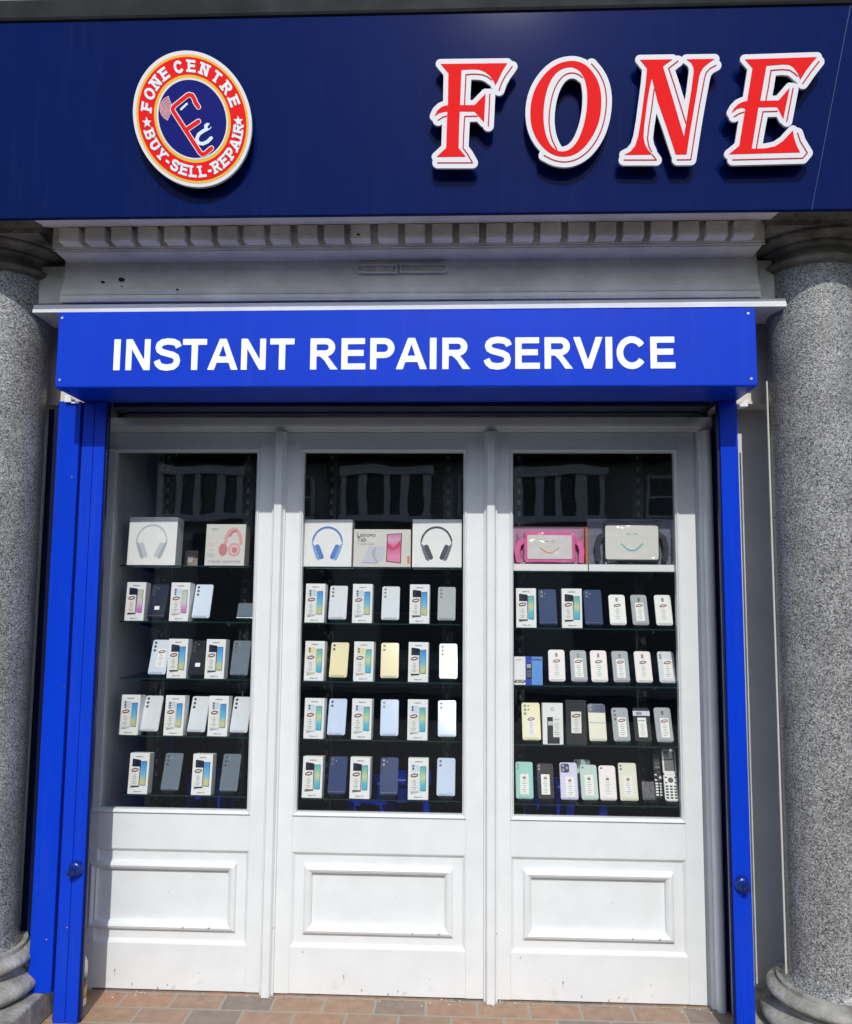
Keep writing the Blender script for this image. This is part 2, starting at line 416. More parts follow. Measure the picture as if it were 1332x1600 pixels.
# bold sans capitals, cap height 1: (advance, field)
def arc(cx, cy, rx, ry, a0, a1, n=14):
    return [(cx+rx*math.cos(R(a0+(a1-a0)*i/n)), cy+ry*math.sin(R(a0+(a1-a0)*i/n))) for i in range(n+1)]
def bowl(x, y0, y1, xr, t, th):
    """P/R/B/D bowl outer minus inner"""
    h = (y1-y0)/2; cy = (y0+y1)/2; rx = min(h*1.05, xr-x)
    o = d_poly([(x, y0)]+[(xr-rx+rx*math.cos(a), cy+h*math.sin(a)) for a in np.linspace(-math.pi/2, math.pi/2, 18)]+[(x, y1)])
    i = d_poly([(x-.01, y0+th)]+[(xr-rx+(rx-t)*math.cos(a), cy+(h-th)*math.sin(a)) for a in np.linspace(-math.pi/2, math.pi/2, 18)]+[(x-.01, y1-th)])
    return d_sub(o, i)
T = .218; H = .192
GL = {
 'I': (.39, d_box(.09, .305, 0, 1)),
 'N': (1.008, d_or(d_box(.10, .295, 0, 1), d_box(.71, .905, 0, 1), d_poly([(.10, 1), (.305, 1), (.905, 0), (.70, 0)]))),
 'T': (.853, d_or(d_box(.03, .823, 1-H, 1), d_box(.324, .53, 0, 1))),
 'A': (1.0, d_or(d_sub(d_poly([(.0, 0), (.39, 1), (.61, 1), (1.0, 0)]), d_or(d_poly([(.5, .80), (.375, .43), (.625, .43)]), d_poly([(.22, -.01), (.305, .23), (.695, .23), (.78, -.01)]))))),
 'E': (.93, d_or(d_box(.10, .305, 0, 1), d_box(.10, .86, 1-H, 1), d_box(.10, .82, .43, .43+H), d_box(.10, .88, 0, H))),
 'F': (.86, d_or(d_box(.10, .305, 0, 1), d_box(.10, .80, 1-H, 1), d_box(.10, .74, .41, .41+H))),
 'L': (.85, d_or(d_box(.10, .305, 0, 1), d_box(.10, .82, 0, H))),
 'V': (.93, d_poly([(0, 1), (.22, 1), (.468, .27), (.715, 1), (.93, 1), (.575, 0), (.36, 0)])),
 'Y': (.93, d_or(d_poly([(0, 1), (.24, 1), (.468, .60), (.70, 1), (.93, 1), (.57, .42), (.57, 0), (.365, 0), (.365, .42)]))),
 'P': (.93, d_or(d_box(.10, .305, 0, 1), bowl(.2, .36, 1, .885, .21, H))),
 'R': (1.008, d_or(d_box(.10, .305, 0, 1), bowl(.2, .42, 1, .905, .21, H), d_poly([(.42, .50), (.60, .50), (.72, .36), (1.0, 0), (.755, 0), (.56, .29), (.42, .42)]))),
 'B': (1.0, d_or(d_box(.10, .305, 0, 1), bowl(.2, .46, 1, .86, .2, .15), bowl(.2, 0, .585, .91, .2, .155))),
 'U': (1.0, d_or(d_strip([(.2, 1), (.2, .40)]+arc(.5, .40, .3, .30, 180, 360)+[(.8, .4), (.8, 1)], T))),
 'C': (1.008, d_strip(arc(.525, .5, .375, .415, 34, 326, 22), .208)),
 'O': (1.05, d_sub(d_ell(.525, .5, .49, .515), d_ell(.525, .5, .275, .345))),
 'S': (.93, d_strip([(.83, .735), (.775, .85), (.66, .905), (.47, .925), (.29, .895), (.19, .82), (.165, .73), (.195, .64), (.30, .575), (.47, .53), (.64, .485), (.75, .42), (.785, .31), (.755, .19), (.66, .11), (.46, .078), (.27, .105), (.17, .185), (.115, .31)], .205)),
 '-': (.5, d_box(.06, .44, .30, .48)),
 ' ': (.39, None)}
SERIF = {'F': ((.2, 0), (.2, 1)), 'N': ((.2, 0), (.2, 1), (.8, 1)), 'E': ((.2, 0), (.2, 1)), 'T': ((.427, 0, .19),), 'R': ((.2, 0), (.2, 1)), 'B': ((.2, 0), (.2, 1)),
         'U': ((.2, 1), (.8, 1)), 'Y': ((.467, 0), (.12, 1), (.82, 1)), 'L': ((.2, 0), (.2, 1)), 'P': ((.2, 0), (.2, 1)), 'A': ((.12, 0), (.88, 0)), 'I': ((.2, 0), (.2, 1))}
def glyph_loops(ch, cell=.02, slab=False):
    f = GL[ch][1]
    if slab and ch in SERIF:
        f = d_or(f, *[d_box(q[0]-(q[2] if len(q) > 2 else .26), q[0]+(q[2] if len(q) > 2 else .26), (0 if q[1] == 0 else .86), (.14 if q[1] == 0 else 1)) for q in SERIF[ch]])
    if slab: f = d_grow(f, .022)
    return outline(f, (-.35, 1.4, -.12, 1.12), cell)

FONT_CACHE = {}
def text_mesh(txt, size, mt, align='CENTER', off=0., name='lettering'):
    k = (txt, size, mt.name, align, off)
    if k in FONT_CACHE: return FONT_CACHE[k]
    c = bpy.data.curves.new('t', 'FONT'); c.body = txt; c.size = size; c.align_x = align; c.offset = off; c.resolution_u = 3
    o = bpy.data.objects.new('t', c); COL.objects.link(o)
    bpy.context.view_layer.update()
    me = bpy.data.meshes.new_from_object(o.evaluated_get(bpy.context.evaluated_depsgraph_get()))
    bpy.data.objects.remove(o); bpy.data.curves.remove(c)
    me.name = name; me.materials.clear(); me.materials.append(mt)
    me.transform(Matrix.Rotation(R(90), 4, 'X'))
    FONT_CACHE[k] = me
    return me
def add_mesh(mb, me, dx, dy, dz, mt):
    mb.add([(v.co.x+dx, v.co.y+dy, v.co.z+dz) for v in me.vertices], [list(p.vertices) for p in me.polygons], mt)

# ================================================================== the setting
ASPH = mat('asphalt', (.05, .05, .052), .9, noise=.35, nscale=60, bump=.4, bscale=150)
PAVE = mat('concrete_pavement', (.39, .375, .345), .85, noise=.3, nscale=3, bump=.3, bscale=80)
mb = MB(); mb.box(-150, 150, -150, 150, -.40, -.12, ASPH); tag(mb.build('ground'), kind='structure')
mb = MB(); mb.box(-40, 40, -2.1, .60, -.118, -.006, PAVE); mb.box(-40, 40, -2.25, -2.105, -.117, 0.0, STONE, .01); tag(mb.build('pavement'), kind='structure')
mb = MB(); mb.box(-40, 40, -16.5, -11.0, -.117, 0.0, PAVE, .02); tag(mb.build('pavement'), kind='structure')
mb = MB(); mb.box(-1.72, 1.62, -.62, .10, -.005, 0.0, TILE); tag(mb.build('tile_floor'), kind='structure')

D_BOX, D_RAIL, D_COVER, D_SIGN = .47, .262, .271, .64
Z_HEAD = Z(640, 664.5, 0)
GZ0, GZ1 = Z(640, 1271, 0)-.018, Z(640, 707, 0)+.016
SX0, SX1 = -2.6, 3.4

# --- shop building: walls round the shop front, the dark room behind it
shop = thing('shop_building', 'old stone fronted shop building behind the blue signs and columns', 'building')
ZL = Z(1180, 632, .10)
ZC0, ZC1 = Z(640, 479, .38), Z(640, 330, .5)
mb = MB()
mb.box(.995, 1.60, 0.0, .12, 0, ZL, WALLP)
mb.box(.985, 1.60, -.10, .119, ZL+.012, 2.75, CORN)
mb.box(.990, 1.60, -.112, .118, ZL, ZL+.010, CORN)
mb.build('side_wall', shop)
mb = MB()
mb.box(-2.02, -1.43, 0.0, .12, 0, ZL, WALLP); mb.box(-2.02, -1.43, -.10, .119, ZL+.002, 2.75, CORN)
mb.build('side_wall', shop)
mb = MB(); mb.box(-1.425, .983, -.20, .12, 2.285, 2.74, CORN); mb.build('lintel', shop)
mb = MB(); mb.box(-6.5, -2.03, -.12, .2, 0, 2.949, STONE); mb.box(1.61, 6.5, -.12, .2, 0, 2.949, STONE)
mb.box(-6.5, 6.5, -.48, .2, 2.95, 7.0, STONE); mb.build('stone_wall', shop)

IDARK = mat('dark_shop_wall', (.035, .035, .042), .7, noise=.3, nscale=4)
IGREY = mat('pale_grey_return_panel', (.80, .80, .80), .55, noise=.1, nscale=4)
mb = MB()
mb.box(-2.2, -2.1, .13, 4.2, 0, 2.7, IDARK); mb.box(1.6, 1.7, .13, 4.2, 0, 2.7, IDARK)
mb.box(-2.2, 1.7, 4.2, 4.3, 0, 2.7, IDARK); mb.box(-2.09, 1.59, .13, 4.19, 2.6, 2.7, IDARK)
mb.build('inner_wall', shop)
mb = MB(); mb.box(-2.09, 1.59, .102, 4.19, -.004, .004, mat('dark_vinyl_floor', (.05, .04, .04), .35, noise=.3, nscale=8)); mb.build('shop_floor', shop)
mb = MB(); mb.box(-1.70, -1.435, .05, .74, .55, 2.3, IGREY); mb.build('return_panel', shop)
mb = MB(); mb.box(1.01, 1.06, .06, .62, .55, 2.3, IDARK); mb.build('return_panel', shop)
mb = MB()
for k in range(16): mb.box(-2.0, 1.5, 4.15, 4.19, .6+k*.12, .6+k*.12+.10, DMETAL)
mb.build('slat_panel', shop)
mb = MB(); mb.box(-6.5, 6.5, -.615, -.485, Z(640, 21.5, .64), 3.55, LEAD, .012); mb.box(-6.5, 6.5, -.65, -.485, 3.555, 3.64, LEAD, .012); mb.build('lead_flashing', shop)

# --- columns
def column(label, cx, ztop_base, z_plinth):
    cy = -.275
    t = thing('column', label, 'column', (cx, cy, 0))   # shaft, base, capital
    zs = Z(1217, 430, .30); za = Z(1217, 418, .30)
    mb = MB(); r = .165
    pr = [(r+.022, ztop_base), (r+.012, ztop_base+.012), (r+.004, ztop_base+.032), (r+.001, ztop_base+.06)]
    for k in range(1, 13): pr.append((r+.001-.004*(k/12)**2, ztop_base+.06+(zs-ztop_base-.06)*k/12))
    mb.lathe(pr, GRANITE, n=96); mb.build('shaft', t, True)
    mb = MB(); h = ztop_base-z_plinth
    def torus(z0, z1, r0, bulge, n=8): return [(r0+bulge*math.sin(math.pi*i/n)**.8, z0+(z1-z0)*i/n) for i in range(n+1)]
    prof = [(.205, z_plinth-.002)]+torus(z_plinth, z_plinth+h*.42, .225, .036)+[(.222, z_plinth+h*.44), (.207, z_plinth+h*.50), (.205, z_plinth+h*.56), (.216, z_plinth+h*.60)]
    prof += torus(z_plinth+h*.61, z_plinth+h*.90, .212, .026)+[(.205, z_plinth+h*.92), (.203, z_plinth+h), (.16, z_plinth+h+.001)]
    mb.lathe(prof, STONE, n=80); mb.build('base_moulding', t, True)
    mb = MB(); mb.box(-.288, .288, -.275, .275, 0, z_plinth-.001, STONE, .008); mb.build('plinth', t)
    mb = MB(); z1 = Z(1200, 374, .40); z2 = Z(1200, 326, .52)+.05
    prof = [(.12, zs-.004), (.176, zs-.002)]+torus(zs, za, .172, .017, 6)+[(.170, za+.001), (.169, za+.022), (.177, za+.026), (.186, za+.034), (.186, za+.042)]
    e0 = za+.044
    for k in range(9): a = k/8*math.pi/2; prof.append((.182+.052*math.sin(a), e0+(z1-e0)*(1-math.cos(a))*.9))
    prof += [(.240, z1-.008), (.240, z1), (.12, z1+.0005)]
    mb.lathe(prof, DSTONE, n=80)
    mb.build('capital', t, True)
    mb = MB(); mb.rings([(-.236, .236, 0, 0, 0)]*2, DSTONE, False) if False else None
    zz = [(z1+.001, .238), (z1+.018, .243), (z1+.034, .256), (z1+.040, .262), (z2, .262)]
    vs = []; fs = []
    for z, hh in zz: vs += [(-hh, -hh, z), (hh, -hh, z), (hh, hh, z), (-hh, hh, z)]
    for k in range(len(zz)-1):
        for i in range(4): fs.append((k*4+i, k*4+(i+1) % 4, k*4+4+(i+1) % 4, k*4+4+i))
    fs += [(3, 2, 1, 0), tuple(range(len(vs)-4, len(vs)))]
    mb = MB(); mb.add(vs, fs, DSTONE); mb.build('abacus', t)
    return t
CXR = X(1301, 440, .445)
CXL = X(-30, 447, .445)
column('speckled grey granite column standing right of the shop doors', CXR, Z(1215, 1530, .275), .075)
column('speckled grey granite column standing left of the shop doors', CXL, Z(46, 1478, .275), .105)

mb = MB(); mb.cyl((CXR-.1755, -.262, .17), (CXR-.1725, -.262, ZL+.05), .0035, mat('pale_putty', (.60, .58, .53), .7), n=10); mb.build('wall_cable', shop)
# --- cornice over the doors
cor = thing('cornice', 'grey painted stone cornice with a row of dentils under the navy sign', 'cornice')
def zz(py, d): return Z(640, py, d)
xa, xb = CXL+.02, CXR-.02
mb = MB()
mb.prism([(-.45, zz(389.5, .45)), (-.45, zz(383.5, .45)), (-.482, zz(382.5, .482)), (-.482, zz(349.5, .482)), (-.556, zz(348.0, .556)), (-.560, zz(345.5, .560)), (-.612, zz(338.5, .612)), (-.618, zz(336, .618)), (-.618, 2.95), (0, 2.95), (0, zz(389.5, .45))], 'x', X(79, 365, .5), X(1198, 355, .5), CORN)
mb.box(X(84, 386, .455), X(1196, 381, .455), -.458, -.4505, zz(386.6, .455), zz(384.6, .455), CORN)
mb.build('upper_moulding', cor)
d0 = [(640, 362)]
mb = MB(); n = 26; xl, xr = X(93, 365, .53), X(1181, 357, .53); pitch = (xr-xl)/(n-.27)
zt, zm, zb = zz(349.6, .53), zz(372, .53), zz(383.3, .466)
for k in range(n):
    if k == 0: pass
    a = xl+k*pitch+random.uniform(-.0015, .0015); b = a+pitch*.73+random.uniform(-.002, .002); j = random.uniform(-.002, .002)
    mb.prism([(-.465, zb), (-.53+j, zm), (-.53+j, zt), (-.465, zt)], 'x', a, b, CORN)
mb.build('dentil_band', cor)
mb = MB(); mb.box(xa, xb, -.322, -.201, zz(470, .322), zz(389.5, .45)-.0005, CORN)
mb.build('frieze_block', cor)
mb = MB()
mb.prism([(-.322, zz(399, .352)), (-.350, zz(401, .352)), (-.352, zz(405, .352)), (-.352, zz(430, .352)), (-.357, zz(440, .357)), (-.366, zz(446.5, .366)), (-.376, zz(448, .376)), (-.378, zz(452, .378)), (-.376, zz(456.5, .376)),
          (-.372, zz(457.3, .372)), (-.379, zz(458.4, .379)), (-.382, zz(463, .382)), (-.378, zz(467.5, .378)), (-.322, zz(468.5, .36))], 'x', X(98, 430, .366), X(1186, 425, .366), CORN)
mb.build('frieze_panel', cor)
mb = MB(); mb.prism([(-.355, zz(469.5, .385)), (-.382, zz(470, .382)), (-.384, zz(475.5, .384)), (-.388, zz(476, .388)), (-.389, zz(482.0, .389)), (-.34, zz(484, .38)), (-.2, zz(484, .38)), (-.2, zz(469.5, .385))], 'x', X(48, 478, .387), X(1229.5, 472, .387), WALLP); mb.v = [(x, y+.016-.0055*(x+1.6) if y < -.3 else y, z) for x, y, z in mb.v]
mb.build('ledge', cor)
mb = MB(); pl = MB()
def pill(x0, x1, y0, y1, cut):
    h = (y1-y0)/2; cy = (y0+y1)/2
    return d_or(d_box(x0+(h if cut != 'r' else 0), x1-(h if cut != 'l' else 0), y0, y1), d_disc(x0+h, cy, h) if cut != 'r' else d_disc(x1-h, cy, h))
for f in (pill(557, 621, 412.5, 426, 'l'), pill(625, 700, 411.5, 425, 'r')):
    mpp = lambda off: (lambda u, v, w_: (X(u, v, .352+off), -.352-off+w_, Z(u, v, .352+off)))
    mb.flat(outline(f, (550, 705, 408, 430), .6), CORN, mpp(.006), .008)
    mb.flat(outline(d_sub(f, d_grow(f, -1.7)), (550, 705, 408, 430), .5), CORN, mpp(.0165), .0105)
random.seed(3)
for x0, x1 in ((566, 614), (634, 692)):
    x = x0
    while x < x1:
        for kk in range(random.choice((1, 2, 2))):
            mb.box(X(x+kk*2.6, 419, .357), X(x+kk*2.6+1.3, 419, .357), -.3640, -.357, Z(640, 423, .357), Z(640, 415.5, .357), CORN)
        if random.random() < .6: mb.box(X(x+1.31, 419, .357), X(x+2.59, 419, .357), -.3636, -.357, Z(640, random.choice((417, 419.6, 423)), .357), Z(640, 415.6, .357), CORN)
        x += 7.4
mb.build('name_plaque', cor)
mb = MB()
for px, py, rr in ((160, 440, 3.0), (189, 436, 5.0), (278, 402, 4.5), (190, 447, 1.6), (1182, 327, 2), (560, 366, 2.6), (277, 452, 2.2)):
    d = .532 if py < 384 else (.354 if py < 432 else (.358 if py < 445 else .378))
    f = d_ell(0, 0, rr, rr*.62, 14)
    lp = [[(px+rr*(.75+.35*random.random())*math.cos(a), py+rr*.6*(.75+.35*random.random())*math.sin(a)) for a in np.linspace(0, 2*math.pi, 11)[:-1]]]
    if py > 330: mb.flat(lp, mat('black_spall', (.02, .018, .016), .9), lambda u, v, w_: (X(u, v, d+.003), -d-.003+w_, Z(u, v, d+.003)), .004)
mb.build('paint_loss', cor)

# ================================================================== navy sign with its letters and badge
sign = thing('fascia_sign', 'long navy blue shop sign with raised red and white letters FONE', 'sign')
ZS0, ZS1 = Z(640, 334.5, D_SIGN), Z(640, 22, D_SIGN)
mb = MB(); mb.box(SX0, SX1, -D_SIGN, -.622, ZS0, ZS1, NAVY, .003); mb.build('panel', sign)
sc_m = mat('pale_scratch', (.025, .042, .15), .5)
mb = MB(); mb.flat([[(1331, 0), (1331.7, 0), (1269.1, 328), (1268.5, 328)]], sc_m, lambda u, v, w_: (X(u, v, D_SIGN+.0008), -D_SIGN-.0008+w_, Z(u, v, D_SIGN+.0008)), .0007); mb.build('scratch', sign)
def zc(ox, oy, k, pts): return [(ox+x/k, oy+y/k) for x, y in pts]
LET = {}
LET['F'] = (660, 70, 8.0, [[(230, 235), (1065, 225), (1000, 330), (935, 470), (918, 500), (890, 440), (840, 375), (780, 330), (710, 305), (640, 300), (492, 308), (480, 600), (474, 750), (655, 750), (795, 605), (785, 760), (775, 965), (655, 830), (470, 828), (462, 1050), (456, 1285), (545, 1395), (180, 1397), (300, 1285), (315, 830), (265, 835), (215, 850), (155, 890), (185, 825), (230, 780), (280, 758), (322, 752), (328, 350)]],
    [[(530, 750), (548, 370), (630, 362), (700, 364), (760, 372), (815, 394), (870, 435)], [(1125, 268), (1040, 385), (990, 480), (962, 565)], [(847, 612), (838, 800), (828, 1010)], [(690, 888), (532, 892), (520, 1100), (512, 1290), (570, 1365), (630, 1472), (195, 1472)], [(312, 885), (260, 900), (200, 940)]], (664, 818, 76, 272))
LET['O'] = (810, 70, 8.0, [[(640, 195), (740, 200), (840, 240), (930, 330), (1000, 450), (1035, 580), (1042, 720), (1030, 880), (990, 1020), (920, 1160), (820, 1290), (700, 1375), (570, 1400), (440, 1375), (330, 1300), (240, 1190), (180, 1060), (155, 920), (155, 780), (180, 640), (230, 510), (310, 390), (400, 295), (510, 225)],
    [(640, 270), (720, 285), (790, 340), (840, 440), (865, 580), (865, 740), (845, 900), (805, 1060), (740, 1210), (660, 1300), (570, 1335), (480, 1320), (400, 1245), (345, 1120), (320, 960), (320, 800), (340, 650), (375, 520), (430, 400), (520, 305)]],
    [[(805, 405), (750, 360), (660, 342), (570, 375), (490, 470), (435, 600), (400, 760), (385, 920), (395, 1060), (425, 1190), (485, 1305)], [(920, 235), (1010, 340), (1075, 470), (1105, 620), (1105, 780), (1075, 960), (1020, 1120), (930, 1270), (820, 1380), (700, 1445), (580, 1465), (450, 1445), (325, 1380)]], (812, 968, 74, 272))
LET['N'] = (955, 70, 7.239, [[(330, 165), (700, 160), (590, 240), (700, 600), (828, 1035), (850, 900), (880, 700), (910, 520), (938, 300), (935, 250), (910, 200), (855, 160), (1175, 155), (1110, 200), (1050, 250), (1015, 310), (1000, 360), (975, 520), (935, 760), (890, 1020), (858, 1237), (735, 1238), (640, 950), (530, 640), (465, 375), (440, 480), (410, 660), (380, 900), (370, 1040), (385, 1120), (420, 1185), (470, 1238), (150, 1242), (220, 1205), (275, 1140), (310, 1030), (340, 850), (370, 620), (395, 430), (410, 265)]],
    [[(760, 180), (655, 262), (720, 460), (850, 885)], [(1190, 228), (1125, 262), (1080, 310), (1060, 380), (1015, 620), (970, 880), (905, 1297), (752, 1298)], [(490, 500), (465, 700), (430, 920), (415, 1060), (430, 1140), (460, 1205)], [(470, 1240), (515, 1300), (150, 1300)]], (960, 1134, 76, 268))
LET['E'] = (1120, 70, 7.4, [[(330, 165), (1165, 137), (1110, 200), (1040, 290), (972, 400), (940, 320), (890, 255), (840, 225), (760, 222), (580, 238), (545, 440), (508, 645), (720, 640), (850, 490), (815, 660), (775, 855), (705, 715), (488, 718), (450, 950), (410, 1198), (560, 1195), (680, 1170), (770, 1110), (885, 985), (895, 1050), (920, 1140), (968, 1240), (145, 1262), (265, 1165), (300, 950), (335, 735), (290, 722), (235, 740), (175, 785), (205, 730), (255, 680), (310, 655), (357, 645), (390, 440), (418, 265)]],
    [[(572, 645), (605, 470), (632, 292), (760, 282), (850, 290), (900, 325), (940, 360)], [(1187, 190), (1090, 315), (1000, 445)], [(888, 500), (850, 700), (815, 880)], [(705, 765), (540, 770), (500, 980), (462, 1198)], [(330, 772), (270, 790), (205, 828)], [(940, 1018), (970, 1110), (1052, 1245), (1000, 1308), (190, 1328)]], (1122, 1296, 72, 264))
def plane_map(d): return lambda u, v, w_: (X(u, v, d), -d+w_, Z(u, v, d))
D_LET = D_SIGN+.047
def chaikin(p, closed, n=2):
    for _ in range(n):
        q = []; m_ = len(p)
        for i in range(m_ if closed else m_-1):
            a, b = p[i], p[(i+1) % m_]; q += [(a[0]*.75+b[0]*.25, a[1]*.75+b[1]*.25), (a[0]*.25+b[0]*.75, a[1]*.25+b[1]*.75)]
        p = q if closed else [p[0]]+q+[p[-1]]
    return p
for ch, (ox, oy, k, polys, lines, bx) in LET.items():
    if ch == 'O': polys = [chaikin([(x*1.004-3, y) for x, y in q], True) for q in polys]; lines = [chaikin(q, False) for q in lines]
    main = d_poly(zc(ox, oy, k, polys[0]))
    if len(polys) > 1: main = d_sub(main, d_poly(zc(ox, oy, k, polys[1])))
    ln = d_or(*[d_line(zc(ox, oy, k, l), 1.9) for l in lines])
    body = d_grow(d_or(main, ln), 7.6)
    mb = MB(); mb.flat(outline(body, bx, .55), ACRY, plane_map(D_LET), .009); mb.flat(outline(d_grow(main, 1.5), bx, .6), NAVYDK, plane_map(D_LET-.0091), .0375)
    lo = mb.build('letter', sign); lo['label'] = 'white letter %s with red face' % ch
    mb = MB()
    mb.flat(outline(main, bx, .4), RED, plane_map(D_LET+.0012), .0010)
    mb.flat(outline(d_sub(ln, d_grow(main, .3)), bx, .3), DRED, plane_map(D_LET+.0010), .0008)
    mb.build('letter_face', lo)

# badge
D_BAD = D_SIGN+.045
FI = R(6.7)
def bpx(u, v):
    a = u*math.cos(FI)-v*math.sin(FI); b = u*math.sin(FI)+v*math.cos(FI)
    return 180+(670+516*a)/5.55, 60+(695+61*a-589*b)/5.55
def bmap(off):
    d = D_BAD+off
    def f(u, v, w_):
        p = bpx(u, v); x, z = at(p[0], p[1], d); return (x, -d+w_, z)
    return f
def circ(r, n=120): return [(r*math.cos(2*math.pi*i/n), r*math.sin(2*math.pi*i/n)) for i in range(n)]
GOLD = mat('golden_vinyl', (.78, .45, .05), .55, spec=.1); BNAVY = mat('badge_navy', (.006, .010, .15), .5, spec=.05); PALE = mat('pale_blue_vinyl', (.62, .74, .78), .4)
mb = MB(); mb.flat([circ(1)], ACRY, bmap(0), .011); mb.flat([circ(.86)], NAVYDK, bmap(-.0112), .0335); badge = mb.build('badge', sign); badge['label'] = 'round red and white badge reading FONE CENTRE BUY-SELL-REPAIR'
mb = MB()
for k, (r, mt) in enumerate(((.945, GOLD), (.908, RED), (.645, GOLD), (.60, ACRY), (.572, BNAVY))): mb.flat([circ(r)], mt, bmap(.0008+.0006*k), .0004)
mb.build('badge_rings', badge)
mb = MB()
def ring_text(txt, angs, r, s, top):
    for ch, a in zip(txt, angs):
        if ch == ' ': continue
        a = R(a); ca, sa = math.cos(a), math.sin(a); adv = GL[ch][0]
        for_l = []
        for lp in glyph_loops(ch, .03, True):
            q = []
            for gx, gy in lp:
                lx, ly = (gx-adv/2)*s, (gy-.5)*s*1.08
                q.append(((r+ly)*ca+lx*sa, (r+ly)*sa-lx*ca) if top else ((r-ly)*ca-lx*sa, (r-ly)*sa+lx*ca))
            for_l.append(q)
        mb.flat(for_l, PALE, bmap(.0028), .0006)
ring_text('FONE', (166, 151, 136, 121), .775, .162, True)
ring_text('CENTRE', (101, 84.5, 68, 51.5, 35, 18.5), .775, .162, True)
ring_text('BUY', (196.5, 209, 221.5), .775, .152, False); ring_text('-', (231.5,), .775, .152, False)
ring_text('SELL', (241, 252.5, 264, 275.5), .775, .152, False); ring_text('-', (285,), .775, .152, False)
ring_text('REPAIR', (294.5, 306.5, 318.5, 330.5, 339.5, 348.5), .775, .152, False)
for cu in (-.775, .775):
    st = []
    for i in range(10):
        a = math.pi/2+i*math.pi/5; rr = .085 if i % 2 == 0 else .036; st.append((cu*.999+rr*math.cos(a), -.045+rr*math.sin(a)))
    mb.flat([st], PALE, bmap(.0028), .0006)
mb.build('badge_lettering', badge)
mb = MB()
def lz(pts): return [(180+x/5.55, 60+y/5.55) for x, y in pts]
hook = d_or(d_line(lz([(722, 592), (692, 545), (690, 530), (668, 492), (640, 485), (622, 494), (515, 582), (498, 604), (502, 626), (735, 985), (757, 1005), (780, 997), (835, 950)]), 6.0), d_line(lz([(625, 785), (722, 718)]), 6.4))
wave = d_or(*[d_sub(d_sub(d_disc(*lz([(500, 605)])[0], r), d_disc(*lz([(500, 605)])[0], r-2.0)), d_poly(lz([(500, 605), (445, 455), (900, 300), (900, 900), (440, 740)]))) for r in (8.0, 12, 16, 20)])
bxl = (225, 345, 120, 260)
mpx = lambda off: plane_map(D_BAD+off)
mb.flat(outline(d_or(d_grow(hook, 1.3), d_grow(wave, .45)), bxl, .35), ACRY, mpx(.0040), .0006)
mb.flat(outline(d_or(hook, d_grow(wave, -.35)), bxl, .3), RED, mpx(.0046), .0004)
mb.flat(outline(d_line(lz([(572, 612), (622, 565)]), 3.4), bxl, .3), PALE, mpx(.0046), .0006)
wr = d_or(d_line(lz([(795, 785), (765, 800), (725, 830), (707, 870), (722, 905), (760, 912), (800, 895), (833, 862)]), 5.4), d_sub(d_disc(*lz([(803, 762)])[0], 5.6), d_line(lz([(812, 770), (860, 700)]), 4.2)))
mb.flat(outline(wr, bxl, .3), PALE, mpx(.0046), .0006)
mb.build('badge_emblem', badge)

# ================================================================== roller shutter box and rails
sb = thing('shutter_box', 'bright blue roller shutter box reading INSTANT REPAIR SERVICE above the doors', 'shutter box')
BX0, BX1 = X(88.5, 547, D_BOX), X(1183.5, 541, D_BOX); BZ0, BZ1 = Z(640, 604.6, D_BOX), Z(640, 483.6, D_BOX)
mb = MB(); mb.box(BX0, BX1, -D_BOX, -.235, BZ0, BZ1, BLUE, .006); mb.build('housing', sb)
mb = MB(); mb.box(-1.42, .978, -.233, -.003, BZ0+.004, BZ0+.018, NAVYDK)
for y0, y1, z in ((-.215, -.165, .012), (-.14, -.10, .006), (-.085, -.05, .01)): mb.box(-1.36, .94, y0, y1, BZ0-z, BZ0+.003, NAVYDK, .003)
mb.build('shutter_slot', sb)
txt = 'INSTANT REPAIR SERVICE'
tot = sum(GL[c][0] for c in txt)-.095-.07
xL, xR = X(178.5, 553, D_BOX), X(1054.5, 552, D_BOX); zB = Z(640, 577, D_BOX); zT = Z(640, 528, D_BOX)
sx = (xR-xL)/tot; hh = zT-zB; cx = -.095
for c in txt:
    if GL[c][1] is not None:
        mb = MB(); mb.flat(glyph_loops(c, .014), LETW, (lambda o: (lambda u, v, w_: (xL+(o+u)*sx, -D_BOX-.0018+w_, zB+v*hh)))(cx), .0016); mb.build('letter', sb)
    cx += GL[c][0]
for px, py in ((98, 497), (94, 594), (1169, 490), (1174, 592)):
    x, z = at(px, py, D_BOX); mb = MB(); mb.cyl((x, -D_BOX+.001, z), (x, -D_BOX-.004, z), .006, SILVER, .0045, 14); mb.cyl((x, -D_BOX-.0041, z), (x, -D_BOX-.0055, z), .003, SILVER, .002, 10); mb.build('screw', sb, True)
PLUG = mat('white_nylon', (.82, .80, .80), .4)
x, z = at(106, 630, .262); mb = MB(); mb.prism([(x-.002, z), (x+.022, z), (x+.024, z+.012), (x+.016, z+.022), (x-.002, z+.030)], 'y', -.285, -.245, PLUG); mb.box(x+.0205, x+.05, -.28, -.262, z-.004, z+.0015, PLUG); mb.build('end_plug', sb)
x, z = at(1166, 637, .262); mb = MB(); mb.prism([(x, z), (x-.030, z), (x-.031, z+.006), (x, z+.032)], 'y', -.285, -.245, PLUG); mb.build('end_plug', sb)

